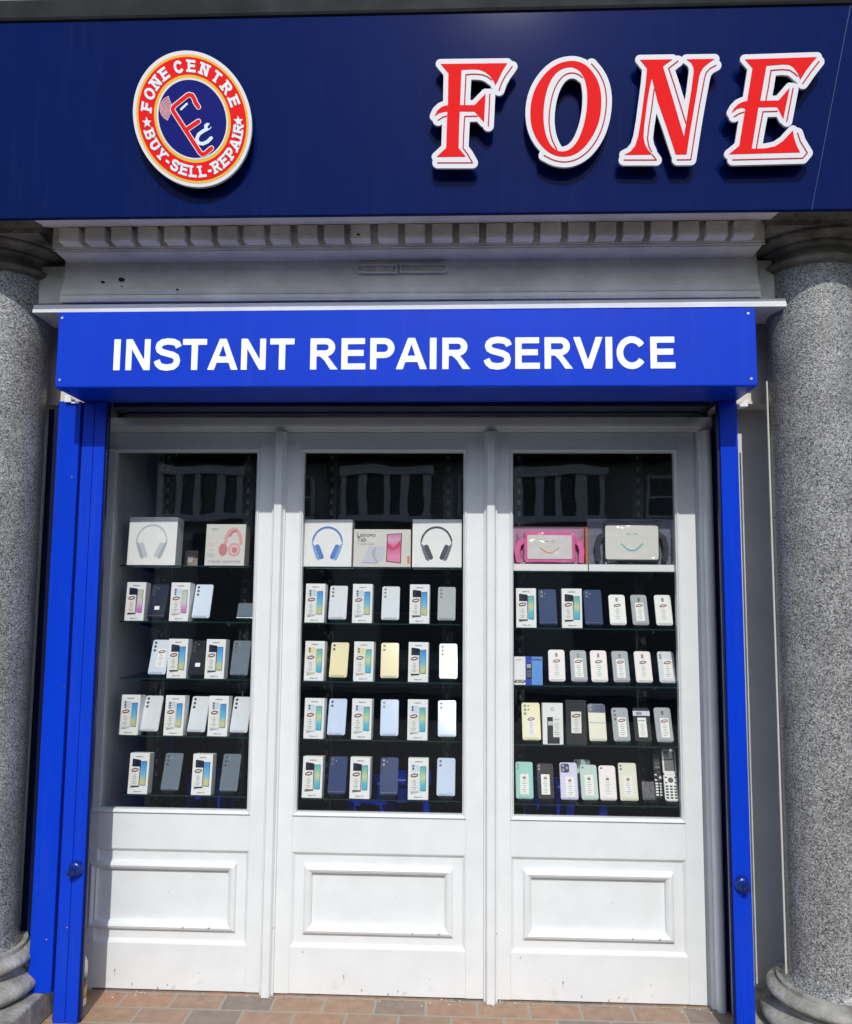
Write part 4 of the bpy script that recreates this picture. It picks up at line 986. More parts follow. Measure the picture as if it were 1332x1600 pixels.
rows = {
 (0, 1): [(193.5, 224, bx['dkC']), (230, 256, ph('navy phone with small white sticker', P_NAVY, 'v3', stk=1)), (263, 294, bx['ltC']), (300.5, 326, ph('ice blue phone with three cameras', P_ICE, 'v3'))],
 (0, 2): [(232, 257, ph('pale blue phone with price card on its back', P_ICE, 'v3', lab='oval', lx=.008, lz=.012)), (260, 290, bx['dkA']), (294, 319, ph('glossy black phone with white sticker', P_BLACK, 'v3', stk=1)), (319, 349.5, bx['dkA']), (360, 386, ph('grey phone with three cameras', P_GREY, 'v3'))],
 (0, 3): [(185, 214, bx['ltA']), (219, 246, ph('silver phone with three cameras', P_SILVER, 'v3')), (255, 285, bx['ltA']), (292, 320, ph('silver phone with three cameras', P_SILVER, 'v3')), (324, 354, bx['ltA']), (359, 386, ph('silver phone with three cameras', P_SILVER, 'v3'))],
 (0, 4): [(199, 229, bx['dkA']), (251, 278, ph('blue grey phone with three cameras', P_GREY, 'v3')), (298.6, 328.5, bx['dkA']), (343, 370, ph('blue grey phone with three cameras', P_GREY, 'v3'))],
 (1, 1): [(476, 506, bx['ltA']), (513, 541, ph('silver white phone with three cameras', P_SILVER, 'v3')), (550.6, 580.5, bx['ltA']), (595.6, 624, ph('silver white phone with three cameras', P_SILVER, 'v3')), (640, 670.5, bx['dkA']), (684, 711.5, ph('steel grey phone with three cameras', P_STEEL, 'v3'))],
 (1, 2): [(475, 505, bx['goB']), (514, 542, ph('gold phone with two cameras', P_GOLD, 'v2')), (552, 582.5, bx['goB']), (594, 623.5, ph('gold phone with two cameras', P_GOLD, 'v2', dl=1.2, rz=3)), (638, 668.5, bx['dkA']), (686.5, 715, ph('shiny white phone with three cameras', P_WHITE, 'v3'))],
 (1, 3): [(474, 505, bx['ltB']), (511, 539, ph('sky blue phone with two cameras', P_SKY, 'v2')), (549, 579.5, bx['ltB']), (594, 622.5, ph('sky blue phone with two cameras', P_SKY, 'v2', dl=-.2, rz=3)), (637, 667.5, bx['ltB']), (684.5, 713, ph('dazzling pale phone in the sun glare', P_SKY, 'v2'))],
 (1, 4): [(472, 502, bx['dkB']), (512, 539.5, ph('dark blue phone with two cameras', P_DBLUE, 'v2')), (546, 577, bx['dkB']), (593.6, 621, ph('dark blue phone with two cameras', P_DBLUE, 'v2', dl=-2.0, rz=1.5)), (638, 668.5, bx['ltB']), (682.5, 711, ph('sky blue phone with two cameras', P_SKY, 'v2'))],
 (2, 1): [(807.5, 838.5, bx['dkB']), (844, 871, ph('deep blue phone with two cameras', P_DBLUE, 'v2', dl=5.5, rz=2.0)), (879, 910.5, bx['dkB']), (915.5, 942.7, ph('deep blue phone with two cameras', P_DBLUE, 'v2', dl=5.0, rz=2.0)), (953, 981, ph('white phone with price card', P_WHITE, 'pill', lab='oval', **SM)), (989, 1016, ph('steel grey phone with price card', P_STEEL, 'pill', lab='oval', **SM)), (1025, 1054, ph('white phone with price card', P_WHITE, 'pill', lab='oval', **SM))],
 (2, 2): [None, (858, 884.5, ph('white phone with price card', P_ROSE, 'pill', lab='oval', dl=3, **SM)), (893, 919.5, ph('steel grey phone with price card', P_STEEL, 'pill', lab='oval', **SM)), (924, 952, ph('white phone with price card', P_ROSE, 'pill', lab='oval', **SM)), (959, 986, ph('steel grey phone with price card', P_STEEL, 'pill', lab='oval', **SM)), (994, 1022, ph('white phone with price card', P_ROSE, 'pill', lab='oval', **SM)), (1031, 1058.5, ph('pale silver phone with side camera and price card', P_SILVER, 'pillside', lab='oval', lx=.004, **SM))],
 (2, 3): [(817, 846, ph('pale yellow phone with five cameras', P_YELLOW, 'quad', lab='oval', w=.0735, L=.150)), None, None, (922, 949, ph('cream folding phone with blue camera strip', P_CREAM, 'flip', w=.069, L=.150)), (960, 986, ph('steel grey phone with three cameras and price card', P_STEEL, 'v3', lab='oval', lx=.005, w=.067, L=.135)), (993, 1020, ph('black phone with lilac camera bar', P_BLACK, 'bar', lab='plain', w=.068, L=.137)), (1027, 1054, ph('steel grey phone with price card', P_STEEL, 'pill', lab='oval', lx=.004, w=.067, L=.139))],
 (2, 4): [(807, 834, ph('teal phone with two cameras', P_TEAL, 'duo', lab='fruit', w=.069, L=.144)), (841, 867, ph('black phone with price card', P_BLACK, 'duo', lab='fruit', w=.067, L=.140)), (877.5, 904, ph('lilac phone with three round cameras', P_LILAC, 'tri', lab='fruit', lz=-.008, lx=.004, w=.069, L=.144)), (910, 936, ph('mint green phone with price card', P_MINT, 'single', lab='fruit', w=.067, L=.136)), (938.5, 965, ph('rose white phone with price card', P_ROSE, 'single', lab='fruit', w=.066, L=.134)), (970, 998.5, ph('cream phone with two cameras', P_CREAM, 'duo', lab='fruit', w=.071, L=.146))]}
for (wn, row), items in rows.items():
    for n, it in enumerate(items):
        if it: place(wn, row, n, it[0], it[1], it[2][0], it[2][1], it[2][2], **it[2][3])

# --- second mint phone behind the first, small block, empty stand
z = SHZ[2][4]; xx = X(916, 1258, -.085)
t = thing('mobile_phone', 'mint green phone standing half hidden behind the other mint phone, bottom shelf', 'phone', (xx-.004, .112, z+.0122), (-LEAN, 0, 0), PG)
link('phone_body', phone_body(P_MINT, .067, .144), t); link('camera', camera_mesh('duo', .067, .144), t)
z = SHZ[0][1]; xx = X(383, 971, -.07)
put_stand(xx, .075, z, 'clear acrylic stand under small folded phone, right end, second shelf, left window')
t = thing('mobile_phone', 'small folded blue grey phone at the right end of the second shelf, left window', 'phone', (xx, .075, z+.0122), (-LEAN, 0, 0))
mb = MB(); slab(mb, -.036, .036, 0, .066, -.006, .004, .006, P_GREY, .0014); mb.build('phone_body', t, True)
mb = MB(); mb.box(-.0362, .0362, -.0062, -.0042, -.001, .004, SILVER, .0008); mb.build('hinge', t)
xx = X(1016, 1258, -.068)
o = link('phone_stand', stand_mesh()); o.location = (xx, .066, SHZ[2][4]+.0003); tag(o, 'empty clear acrylic stand beside the keypad phones on the bottom shelf, right window', 'stand', STG)

# --- headphone boxes
def headphone_box(px0, px1, wn, look, c1, c2):
    z = SHZ[wn][0]; py = SHY[wn][0]; x0, x1 = X(px0, py, D_IT), X(px1, py, D_IT); s = x1-x0
    t = thing('headphone_box', look, 'headphone box', ((x0+x1)/2, -D_IT, z+.0002), (-R(5), 0, R(-1)))
    mb = MB(); mb.box(-s/2, s/2, 0, .075, 0, s*.985, CARD, .001); mb.build('carton', t)
    U = lambda u: (u-.5)*s; V = lambda v: v*s*.985
    hn = look.split('picturing ')[1].split(' head')[0].replace(' ', '_'); m1, m2 = mat('headphone_print_%s' % hn, lin(c1), .5), mat('headphone_print_%s_shade' % hn, lin(c2), .5)
    band = d_and(d_sub(d_ell(.49, .50, .325, .355), d_ell(.49, .475, .295, .335)), d_box(0, 1, .53, 1))
    arms = d_or(d_line([(.178, .55), (.178, .46)], .022), d_line([(.80, .55), (.80, .46)], .022))
    def cup(sg):
        f = lambda u: .49+sg*(u-.49)
        return d_poly([(f(.175), .46), (f(.215), .475), (f(.33), .20), (f(.345), .14), (f(.315), .125), (f(.27), .17), (f(.20), .36)]), d_line([(f(.285), .42), (f(.375), .205)], .10)
    mb = MB()
    bb = (.1, .9, .05, .9); mp = lambda y: (lambda u, v, w_: (U(u), y+w_, V(v)))
    mb.flat(outline(band, bb, .012), m2, mp(-.0006), .0004); mb.flat(outline(arms, bb, .01), m1, mp(-.0005), .0003)
    for sg in (1, -1):
        o_, c_ = cup(sg); mb.flat(outline(c_, bb, .012), m2, mp(-.0006), .0003); mb.flat(outline(o_, bb, .012), m1, mp(-.0009), .0002)
    dashes(mb, U(.085), [V(.055)], (.008,), -.0004, th=.0012)
    mb.build('printed_headphones', t)
headphone_box(197, 273.5, 0, 'white box picturing silver headphones on the top shelf', (176, 182, 196), (206, 210, 218))
headphone_box(473.5, 549, 1, 'white box picturing blue headphones on the top shelf', (134, 172, 228), (90, 132, 204))
headphone_box(644, 721.5, 1, 'white box picturing dark grey headphones on the top shelf', (112, 114, 124), (74, 74, 84))
# pink headphone box
z = SHZ[0][0]; x0, x1 = X(319, 883, D_IT), X(381.5, 883, D_IT); s = x1-x0; hb = s*1.04
t = thing('headphone_box', 'cream box picturing pink headphones, WIRELESS HEADPHONE along its foot', 'headphone box', ((x0+x1)/2, -D_IT, z+.0002), (-R(5), 0, R(-1.5)))
mb = MB(); mb.box(-s/2, s/2, 0, .07, 0, hb, mat('cream_carton', (.74, .70, .65), .45), .001); mb.build('carton', t)
PK, PK2, PK3 = mat('pink_print', lin((226, 170, 166)), .5), mat('deep_pink_print', lin((206, 132, 136)), .5), mat('pale_pink_print', lin((236, 205, 200)), .5)
mb = MB(); mp = lambda y: (lambda u, v, w_: ((u-.5)*s, y+w_, v*hb)); bb = (0, 1, 0, 1)
mb.flat(outline(d_sub(d_ell(.70, .56, .235, .36), d_or(d_ell(.70, .52, .155, .30), d_box(0, 1, 0, .50))), bb, .012), PK, mp(-.0006), .0004)
mb.flat(outline(d_line([(.60, .72), (.68, .82), (.76, .84)], .06), bb, .012), PK2, mp(-.0010), .0003)
mb.flat(outline(d_ell(.45, .38, .11, .15), bb, .012), PK2, mp(-.0007), .0004); mb.flat(outline(d_ell(.73, .385, .16, .165), bb, .012), PK, mp(-.0012), .0003)
mb.flat(outline(d_ell(.74, .38, .105, .11), bb, .012), PK3, mp(-.0015), .0002); mb.flat(outline(d_ell(.745, .375, .07, .075), bb, .012), PK2, mp(-.0018), .0002)
add_mesh(mb, text_mesh('WIRELESS  HEADPHONE', .0125, GREYINK, off=.0001), -.01*s, -.0006, hb*.07, GREYINK)
random.seed(8); dashes(mb, -.28*s, [hb*.89, hb*.855], (.032, .018), -.0005); dashes(mb, -.35*s, [hb*.52, hb*.48], (.022, .016), -.0005, PK); dashes(mb, -.35*s, [hb*.37, hb*.28, hb*.25, hb*.22], (.02, .03, .026, .03), -.0005, th=.0016)
mb.build('printed_headphones', t)
# tablet box
z = SHZ[1][0]; x0, x1 = X(552, 886, D_IT), X(641.5, 886, D_IT); s = x1-x0; hb = s*.665
t = thing('tablet_box', 'wide white box reading Lenovo Tab picturing a pink tablet screen', 'tablet box', ((x0+x1)/2, -D_IT, z+.0002), (-R(5), 0, 0))
mb = MB(); mb.box(-s/2, s/2, 0, .06, 0, hb, mat('cream_carton', (.74, .70, .65), .45), .001); mb.build('carton', t)
mb = MB(); mp = lambda y: (lambda u, v, w_: ((u-.5)*s, y+w_, v*hb))
add_mesh(mb, text_mesh('Lenovo', .0255, INK, 'LEFT', .0002), -.445*s, -.0006, hb*.80, INK); add_mesh(mb, text_mesh('Tab', .0255, INK, 'LEFT', .0002), -.445*s, -.0006, hb*.675, INK)
add_mesh(mb, text_mesh('+ Clear Case', .0130, GREYINK, 'LEFT'), -.445*s, -.0006, hb*.585, GREYINK)
PRT = mat('pale_grey_print', lin((205, 205, 214)), .5); PRT2 = mat('mid_grey_print', lin((176, 178, 192)), .5)
mb.flat([[(.15, .11), (.26, .545), (.55, .535), (.52, .19), (.42, .10)]], PRT, mp(-.0006), .0004); mb.flat([[(.33, .44), (.37, .51), (.40, .50), (.37, .30), (.44, .10), (.41, .09), (.335, .28)]], PRT2, mp(-.0009), .0003); mb.flat([[(.14, .12), (.155, .13), (.42, .115), (.42, .09), (.16, .095)]], PRT2, mp(-.0010), .0003)
mb.flat([[(.575, .14), (.580, .87), (.845, .90), (.835, .095)]], INK, mp(-.0008), .0003)
SCP = ramp_mat('tablet_screen_pink', ((0, (236, 120, 150)), (.3, (240, 150, 190)), (.55, (226, 110, 150)), (.8, (232, 170, 205)), (1, (206, 130, 170))), 'Z', .0, .14)
mb.flat([[(.590, .155), (.592, .855), (.830, .88), (.822, .115)]], SCP, mp(-.0012), .0003)
mb.flat([[(.592, .50), (.68, .43), (.825, .55), (.825, .72), (.70, .52), (.592, .66)]], mat('deep_rose_print', lin((214, 66, 112)), .4), mp(-.0014), .00015)
mb.flat([[(.945, .09), (.945, .29), (.985, .29), (.985, .09)]], mat('orange_print', lin((232, 120, 90)), .5), mp(-.0006), .0003)
mb.build('printed_tablet', t)
# small added card standing in for a brownish reflection in the left window
xx = X(297, 882, -.19)
t = thing('reflection_card', 'small brown card standing in for a glass reflection between the two headphone boxes', 'card', (xx, .20, SHZ[0][0]+.0003), (-R(8), 0, R(6)))
mb = MB(); mb.box(-.028, .028, 0, .004, 0, .072, mat('brown_card', lin((150, 128, 120)), .5), .0006); mb.build('card', t)
mb = MB(); mb.flat([[(-.02, .02), (.004, .02), (.012, .045), (-.016, .052)]], PRT2, fl_map(-.0006), .0004); mb.build('print', t)

# --- child tablet cases in film
def kids_case(x0, x1, yt, look, foam, backc, sidec, screen, scl, smile):
    z = SHZ[2][0]; a, b = X(x0, 892, D_IT), X(x1, 892, D_IT); s = b-a; hb = (Z((x0+x1)/2, yt, D_IT-.03)-z)
    t = thing('tablet_case_pack', look, 'tablet case', ((a+b)/2, -D_IT, z+.0002), (0, 0, 0))
    mb = MB(); mb.box(-s/2, s/2, .036, .040, 0, hb, backc); mb.box(-s/2, s/2, 0, .0359, .0, .0025, CARD); mb.box(-s/2, s/2, 0, .003, .0026, .027, CARD, .0008); mb.build('tray', t)
    mb = MB(); mb.box(s/2-.0075, s/2-.0005, -.001, .0358, .0275, hb-.004, sidec); mb.build('side_panel', t)
    cx = scl[0]*s; ww, wh = scl[1]*s, scl[2]*hb; cz = scl[3]*hb
    mb = MB(); slab(mb, cx-ww/2, cx+ww/2, cz-wh/2, cz+wh/2, .0085, .030, .014, foam, .004)
    f = d_or(d_line([(cx-ww/2+.004, cz+wh*.22), (cx-ww/2-.018, cz+wh*.12), (cx-ww/2-.027, cz-wh*.12), (cx-ww/2-.022, cz-wh*.42)], .021), d_line([(cx+ww/2-.004, cz+wh*.22), (cx+ww/2+.018, cz+wh*.12), (cx+ww/2+.027, cz-wh*.12), (cx+ww/2+.022, cz-wh*.42)], .021))
    mb.flat(outline(f, (-s*.7, s*.7, 0, hb*1.2), .003), foam, fl_map(.0105), .016); mb.build('foam_case', t, True)
    mb = MB(); iw, ih = ww*scl[4], wh*scl[5]; slab(mb, cx-iw/2, cx+iw/2, cz-ih/2, cz+ih/2, 0.0060, .0083, .010 if scl[4] > .86 else .003, screen, .0006)
    arcp = [(cx-iw*.20+iw*.4*k/14, cz-ih*.04-ih*.20*math.sin(math.pi*k/14)) for k in range(15)]
    mb.flat(outline(d_line(arcp, .0055), (cx-iw/2, cx+iw/2, cz-ih/2, cz+ih/2), .0012), smile, fl_map(.0053), .0005)
    for e in (-.06, .07): mb.flat(outline(d_line([(cx+iw*(e-.035), cz+ih*.235), (cx+iw*e, cz+ih*.265), (cx+iw*(e+.035), cz+ih*.235)], .003), (cx-iw/2, cx+iw/2, cz-ih/2, cz+ih/2), .0012), smile, fl_map(.0054), .0004)
    mb.build('screen_sheet', t)
    # loose film over the front, creased
    mb = MB(); nx, nz = 34, 16; vs = []; random.seed(int(x0))
    for j in range(nz+1):
        for i in range(nx+1):
            u, v = i/nx, j/nz; e = min(u, 1-u, 1-v)*6; e = min(1, e)
            y = .0015+.05*(1-e)*.9*(v > .2)+.003*math.sin(17*u+9*v+x0)*math.sin(23*v-7*u)+random.uniform(-.0018, .0018)
            vs.append((-s/2+s*u, y if v > .12 else min(y, .0025), .0275+(hb-.024)*v))
    mb.add(vs, [(j*(nx+1)+i, j*(nx+1)+i+1, (j+1)*(nx+1)+i+1, (j+1)*(nx+1)+i) for j in range(nz) for i in range(nx)], FILM)
    mb.build('clear_film', t, True)
kids_case(803, 919, 823, 'pink foam tablet case with handles and orange smile, sealed in clear film', mat('pink_foam', lin((240, 110, 172)), .6), mat('mauve_backing', lin((190, 150, 178)), .6), mat('orange_edge', lin((214, 112, 56)), .5), mat('pale_grey_sheet', lin((238, 232, 228)), .45), (-.01, .70, .70, .53, .86, .76), mat('orange_smile', lin((236, 170, 96)), .5))
kids_case(921, 1057.5, 811, 'black foam tablet case with grey handles and blue smile, sealed in clear film', mat('black_foam', lin((52, 50, 60)), .6), mat('dusk_backing', lin((120, 122, 142)), .6), mat('white_edge', (.6, .6, .6), .5), mat('ivory_sheet', lin((242, 239, 230)), .45), (.0, .64, .74, .545, .955, .87), mat('teal_smile', lin((130, 196, 204)), .5))

# --- other boxes of the right window
z = SHZ[2][2]; x0, x1 = X(804, 1072, D_IT), X(848.5, 1072, D_IT); s = x1-x0; hb = s*.985
t = thing('phone_box', 'square white and blue phone box picturing a black keypad phone, third shelf right window', 'phone box', ((x0+x1)/2, -D_IT, z+.0002), (-R(6), 0, 0))
mb = MB(); mb.box(-s/2, s/2, 0, .05, 0, hb, CARD, .001); mb.build('carton', t)
mb = MB(); mp = lambda y: (lambda u, v, w_: ((u-.5)*s, y+w_, v*hb))
mb.flat([[(.40, .003), (.997, .003), (.997, .997), (.40, .997)]], mat('sky_print', lin((104, 160, 232)), .4), mp(-.0005), .0003); mb.flat([[(.40, .003), (.62, .003), (.62, .997), (.40, .997)]], mat('royal_print', lin((36, 72, 200)), .4), mp(-.0008), .0002)
mb.flat([[(.42, .20), (.62, .20), (.63, .74), (.56, .80), (.42, .78)]], INK, mp(-.0011), .0002); mb.flat([[(.45, .60), (.59, .60), (.59, .74), (.45, .74)]], PRT2, mp(-.0014), .0002)
add_mesh(mb, text_mesh('NOKIA', .0125, INK, off=.0004), .30*s, -.0008, hb*.86, INK); dashes(mb, -.34*s, [hb*.88], (.024,), -.0005); add_mesh(mb, text_mesh('NOKIA', .017, INK, off=.0008), -.32*s, -.0006, hb*.07, INK); dashes(mb, .37*s, [hb*.08], (.014,), -.0008)
for k in range(3):
    for j in range(3): mb.flat([[(.45+.05*k, .30+.08*j), (.485+.05*k, .30+.08*j), (.485+.05*k, .345+.08*j), (.45+.05*k, .345+.08*j)]], GREYINK, mp(-.0014), .0002)
mb.build('printed_picture', t)
z = SHZ[2][3]; x0, x1 = X(849, 1165, D_IT), X(881, 1165, D_IT); s = x1-x0; hb = .160
t = thing('phone_box', 'white phone box with a grey letter G above a phone picture, fourth shelf right window', 'phone box', ((x0+x1)/2, -D_IT, z+.0002), (-R(6), 0, 0))
mb = MB(); mb.box(-s/2, s/2, 0, .05, 0, hb, CARD, .001); mb.build('carton', t)
mb = MB(); mp = lambda y: (lambda u, v, w_: ((u-.5)*s, y+w_, v*hb))
gf = d_or(d_strip([(.56+.34*math.cos(R(a)), .5+.36*math.sin(R(a))) for a in range(45, 331, 13)], .12), d_box(.58, .96, .40, .52))
mb.flat([[(u*.22+.37, v*.105+.80) for u, v in l] for l in outline(gf, (0, 1.2, 0, 1.1), .03)], GREYINK, mp(-.0006), .0004)
mb.flat([[(.22, .02), (.22, .66), (.52, .66), (.52, .02)]], INK, mp(-.0006), .0004); mb.flat([[(.25, .46), (.25, .56), (.50, .56), (.50, .46)]], PRT, mp(-.0010), .0002); mb.flat([[(.82, .02), (.82, .17), (.52, .17), (.52, .02)]], INK, mp(-.0006), .0004)
mb.build('printed_picture', t)
mb = MB(); mb.flat([[(.50, .18), (.90, .18), (.90, .66), (.50, .66)]], CARDS, mp(-.0026), .0008); dashes(mb, .20*s, [hb*v for v in (.60, .50, .45, .40, .35, .29, .24)], (.022, .012, .016, .012, .010, .02, .012), -.0029); mb.build('price_card', t)
x0, x1 = X(885.5, 1165, D_IT), X(918, 1165, D_IT); s = x1-x0; hb = .172
t = thing('phone_box', 'plain black phone box with a white price card, fourth shelf right window', 'phone box', ((x0+x1)/2, -D_IT, z+.0002), (-R(6), 0, 0))
mb = MB(); mb.box(-s/2, s/2, 0, .045, 0, hb, mat('black_carton', (.022, .022, .026), .5), .001); mb.build('carton', t)
mb = MB(); mb.flat([rrect(-.020, .020, .045, .128, .002, 2)], CARDS, fl_map(-.0018), .0008); mb.flat(swoosh(0, .112, .0165, .0070), INK, fl_map(-.0021), .0002); mb.flat([swoosh(0, .112, .0145, .0052)[0], swoosh(0, .112, .014, .0054)[1]], REDINK, fl_map(-.0024), .0002); dashes(mb, 0, [.096, .086, .078, .070, .062, .054], (.014, .02, .014, .01, .024, .014), -.0021); mb.build('price_card', t)
# keypad flip phones
def flip_phone(x, y, look, pm, key, stand):
    z = SHZ[2][4]
    t = thing('flip_phone', look, 'flip phone', (x, y, z+.0122), (-R(20), 0, R(-3)))
    mb = MB(); slab(mb, -.027, .027, 0, .106, -.006, .006, .012, pm, .002); mb.build('keypad_half', t, True)
    mb = MB(); slab(mb, -.0265, .0265, .103, .202, -.0055, .0025, .010, pm, .0015); o = mb.build('screen_half', t, True)
    mb = MB(); slab(mb, -.0205, .0205, .116, .192, -.0066, -.0056, .004, BLACK, .0003); mb.build('screen', o)
    mb = MB(); mb.cyl((0, -.0061, .081), (0, -.0075, .081), .0105, DMETAL, .010, 18); mb.cyl((0, -.0076, .081), (0, -.0084, .081), .0055, key, .005, 14)
    for sx_ in (-1, 1):
        slab(mb, sx_*.0185-.005, sx_*.0185+.005, .0885, .0935, -.0072, -.0061, .0022, key, .0003); slab(mb, sx_*.0185-.005, sx_*.0185+.005, .0685, .0735, -.0072, -.0061, .0022, key, .0003)
    for r_ in range(5):
        for c_ in range(3): slab(mb, -.0165+.0165*c_-.0058, -.0165+.0165*c_+.0058, .0105+.0108*r_, .0175+.0108*r_, -.0072, -.0061, .003, key, .0003)
    me = text_mesh('Panasonic', .006, GREYINK); add_mesh(mb, me, 0, -.0064, .1000, GREYINK)
    mb.build('keypad', t)
    put_stand(x, y, z, stand)
flip_phone(X(1051, 1258, -.045), .045, 'white keypad flip phone standing open on the bottom shelf', P_WHITE, BLACK, 'clear acrylic stand under the white keypad flip phone')
flip_phone(X(1035, 1258, -.09), .09, 'black keypad flip phone standing open behind the white one', P_BLACK, PLUG, 'clear acrylic stand under the black keypad flip phone')

# thin cable looping down behind the left window
c0 = [(284, 700), (292, 712), (292, 740), (287, 758), (276, 775), (268, 792), (262, 815)]
c0 = chaikin([(X(a, b, -.30), Z(a, b, -.30)) for a, b in c0], False)
mb = MB()
for a, b in zip(c0[:-1], c0[1:]): mb.cyl((a[0], .30, a[1]), (b[0], .30, b[1]), .0022, SLOT, n=7)
tag(mb.build('cable', None, True), 'thin grey cable looping down beside the upright behind the left window', 'cable')
# grit along the threshold
random.seed(77); mb = MB(); GRIT = mat('sandy_grit', (.36, .31, .23), .95, noise=.5, nscale=90); GRITW = mat('white_paint_crumb', (.74, .74, .71), .8)
for k in range(230):
    gx = random.uniform(-1.45, .95); gy = -abs(random.gauss(0, .022))-.002
    if random.random() < .25: gx = random.choice((LX[0][1], LX[1][1], .93))+random.gauss(0, .06); gy -= .01
    r0 = random.uniform(.0012, .0036)*(1.5 if random.random() < .08 else 1)
    mb.lathe([(r0*.7, .0003), (r0, r0*.5), (r0*.5, r0*random.uniform(.8, 1.2))], GRITW if random.random() < .14 else GRIT, gx, gy, n=5)
tag(mb.build('grit'), 'sandy grit and paint crumbs scattered along the foot of the doors', 'grit', kind='stuff')
# --- things inside the shop
SBLUE = mat('blue_plastic', (.012, .05, .62), .4)
def stool(x, y, h, label):
    t = thing('plastic_stool', label, 'stool', (x, y, .005), (0, 0, R(random.uniform(-6, 6))), group='blue plastic stools inside the shop')
    mb = MB(); mb.box(-.105, .105, -.10, .10, h-.04, h, SBLUE, .01); mb.box(-.095, .095, -.092, .092, h-.11, h-.041, SBLUE); mb.build('seat', t)
    for a in (-1, 1):
        for b in (-1, 1):
            mb = MB(); mb.prism([(a*.078-.019, b*.076-.018), (a*.078+.019, b*.076-.018), (a*.078+.019, b*.076+.018), (a*.078-.019, b*.076+.018)], 'z', .0005, h-.111, SBLUE); mb.build('leg', t)
for px, y, sc, lb in ((331, .8, 1208, 'tall blue plastic stool seen under the left window lowest shelf'), (576, .85, 1218, 'tall blue plastic stool seen under the middle of the middle window'), (640, .75, 1212, 'tall blue plastic stool seen under the right end of the middle window'), (846, .8, 1222, 'tall blue plastic stool seen under the left end of the right window'), (915, .9, 1212, 'tall blue plastic stool seen under the middle of the right window')):
    stool(X(px, 1240, -y), y, Z(px, sc, -y), lb)
t = thing('display_pole', 'blue upright pole standing behind the left window', 'pole', (X(265, 1150, -.9), .9, .005))
mb = MB(); mb.cyl((0, 0, 0), (0, 0, 1.02), .022, SBLUE, n=18); mb.build('pole', t, True)
mb = MB(); mb.cyl((0, 0, .0002), (0, 0, .018), .12, SBLUE, .11, 28); mb.build('foot', t)
t = thing('counter', 'dark glass fronted counter across the back of the shop', 'counter', (-.25, 2.3, .005))
mb = MB(); mb.box(-1.5, 1.5, 0, .5, 0, .92, mat('dark_counter', (.03, .03, .036), .4)); mb.build('cabinet', t)
mb = MB(); mb.box(-1.52, 1.52, -.03, .52, .921, .955, mat('grey_counter_top', (.16, .16, .17), .3), .004); mb.build('counter_top', t)
mb = MB()
for k in range(7): mb.box(-1.45+k*.42, -1.45+k*.42+.38, -.012, -.001, .35, .86, mat('dim_glass_front', (.05, .05, .07), .1))
mb.build('glass_front', t)
random.seed(21)
for k, (px, py, y, ww, hh_, cl, lb) in enumerate(((560, 1000, 2.4, .16, .012, (.5, .5, .5), 'thin pale bar'),)): pass
t = thing('wall_cabinet', 'dark wall cabinet with two faint shelves deep inside the shop', 'cabinet', (.0, 3.7, 1.2))
mb = MB(); mb.box(-1.3, 1.1, 0, .4, 0, .9, mat('dark_counter', (.03, .03, .036), .4)); mb.build('cabinet', t)
for zq in (.18, .5): mb = MB(); mb.box(-1.28, 1.08, -.06, -.002, zq, zq+.02, SLOT); mb.build('shelf', t)

# ================================================================== the terrace across the street (seen reflected in the glass)
DF = -14.3
TW = mat('grey_roughcast', (.50, .51, .49), .9, noise=.2, nscale=2); TWH = mat('white_window_paint', (.88, .89, .87), .5); SLATE = mat('dark_slate', (.012, .014, .02), .8, noise=.3, nscale=6); TGL = mat('dim_window', (.13, .14, .145), .3)
ter = thing('terraced_building', 'grey terrace across the street with white bay windows under a dark roof', 'building', (0, DF, 0))
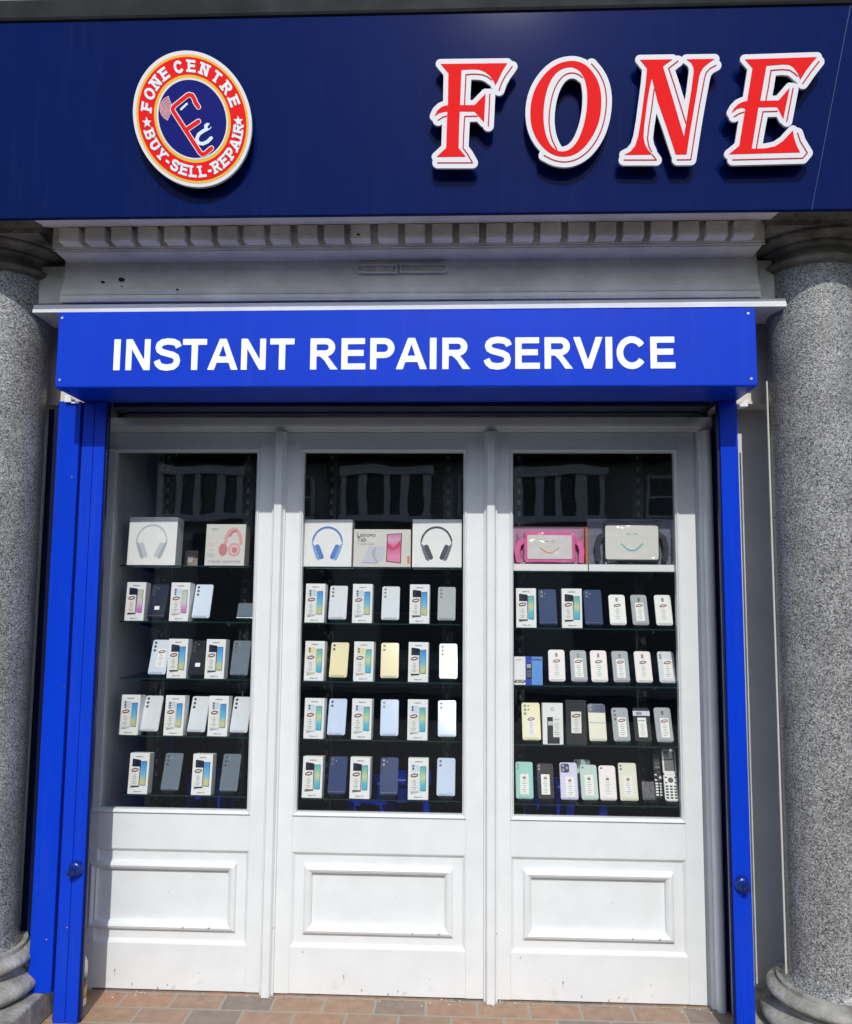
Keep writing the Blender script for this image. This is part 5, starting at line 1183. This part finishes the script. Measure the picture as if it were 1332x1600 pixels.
# heights as they show mirrored in the door glass
zb0, zb1, zcr = Z(600, 808, DF), Z(600, 727, DF), Z(600, 722, DF)
mb = MB(); mb.box(-16, 16, -8, 0, 0, zcr, TW); mb.build('wall', ter)
mb = MB(); mb.prism([(.85, zcr+.001), (.85, zcr+.16), (-4, zcr+2.2), (-8.3, zcr+.2), (-8.3, zcr+.001)], 'x', -16.2, 16.2, SLATE); mb.build('roof', ter)  # projecting dark roof added to keep sky out of the mirrored band
for xc in (X(605, 770, DF)-7.9, X(605, 770, DF)-3.95, X(605, 770, DF), X(872, 770, DF), X(872, 770, DF)+4, X(605, 770, DF)-11.8):
    wd = 1.75; zt = zb0+(zb1-zb0)*.74
    mb = MB(); mb.box(xc-wd/2-.1, xc+wd/2+.1, .001, .50, zb0-.14, zb0, TWH); mb.box(xc-wd/2-.12, xc+wd/2+.12, .001, .52, zt, zt+.20, TWH); mb.box(xc-wd/2, xc+wd/2, .001, .35, zb0+.001, zt-.001, TGL)
    for k in range(5): xx = xc-wd/2+wd*k/4; mb.box(xx-(.085 if k % 2 else .065), xx+(.085 if k % 2 else .065), .351, .46, zb0+.001, zt-.001, TWH)
    for k in range(5): xx = xc-wd/2+wd*k/4; mb.prism([(.001, zb1), (.001, zb1-.16), (.45, zt+.201), (.52, zt+.201)], 'x', xx-.07, xx+.07, TWH)
    mb.build('bay_window', ter)
for k in range(7):                                   # plain sash windows between the bays
    xx = X(605, 770, DF)-9.9+k*3.95
    mb = MB(); mb.box(xx-.42, xx+.42, .001, .05, zb0-.05, zb1-.22, TWH); mb.box(xx-.35, xx+.35, .0501, .056, zb0+.02, zb1-.29, TGL); mb.box(xx-.35, xx+.35, .0562, .075, (zb0+zb1)/2-.15, (zb0+zb1)/2-.10, TWH); mb.build('sash_window', ter)
mb = MB(); mb.box(-16, 16, .001, .07, zb0-.52, zb0-.36, TWH); mb.build('string_course', ter)
for k in range(4): mb = MB(); mb.cyl((X(605, 770, DF)-5.2+k*3.95, .09, .2), (X(605, 770, DF)-5.2+k*3.95, .09, zcr), .05, DMETAL, n=10); mb.build('drainpipe', ter)
for k in range(8):
    xx = -13.5+k*3.95
    mb = MB(); mb.box(xx, xx+2.9, .001, .06, .4, 2.5, TGL); mb.box(xx-.1, xx+3.0, .001, .12, 2.501, 2.85, mat('dim_shop_fascia', (.10, .11, .13), .6)); mb.build('shop_window', ter)
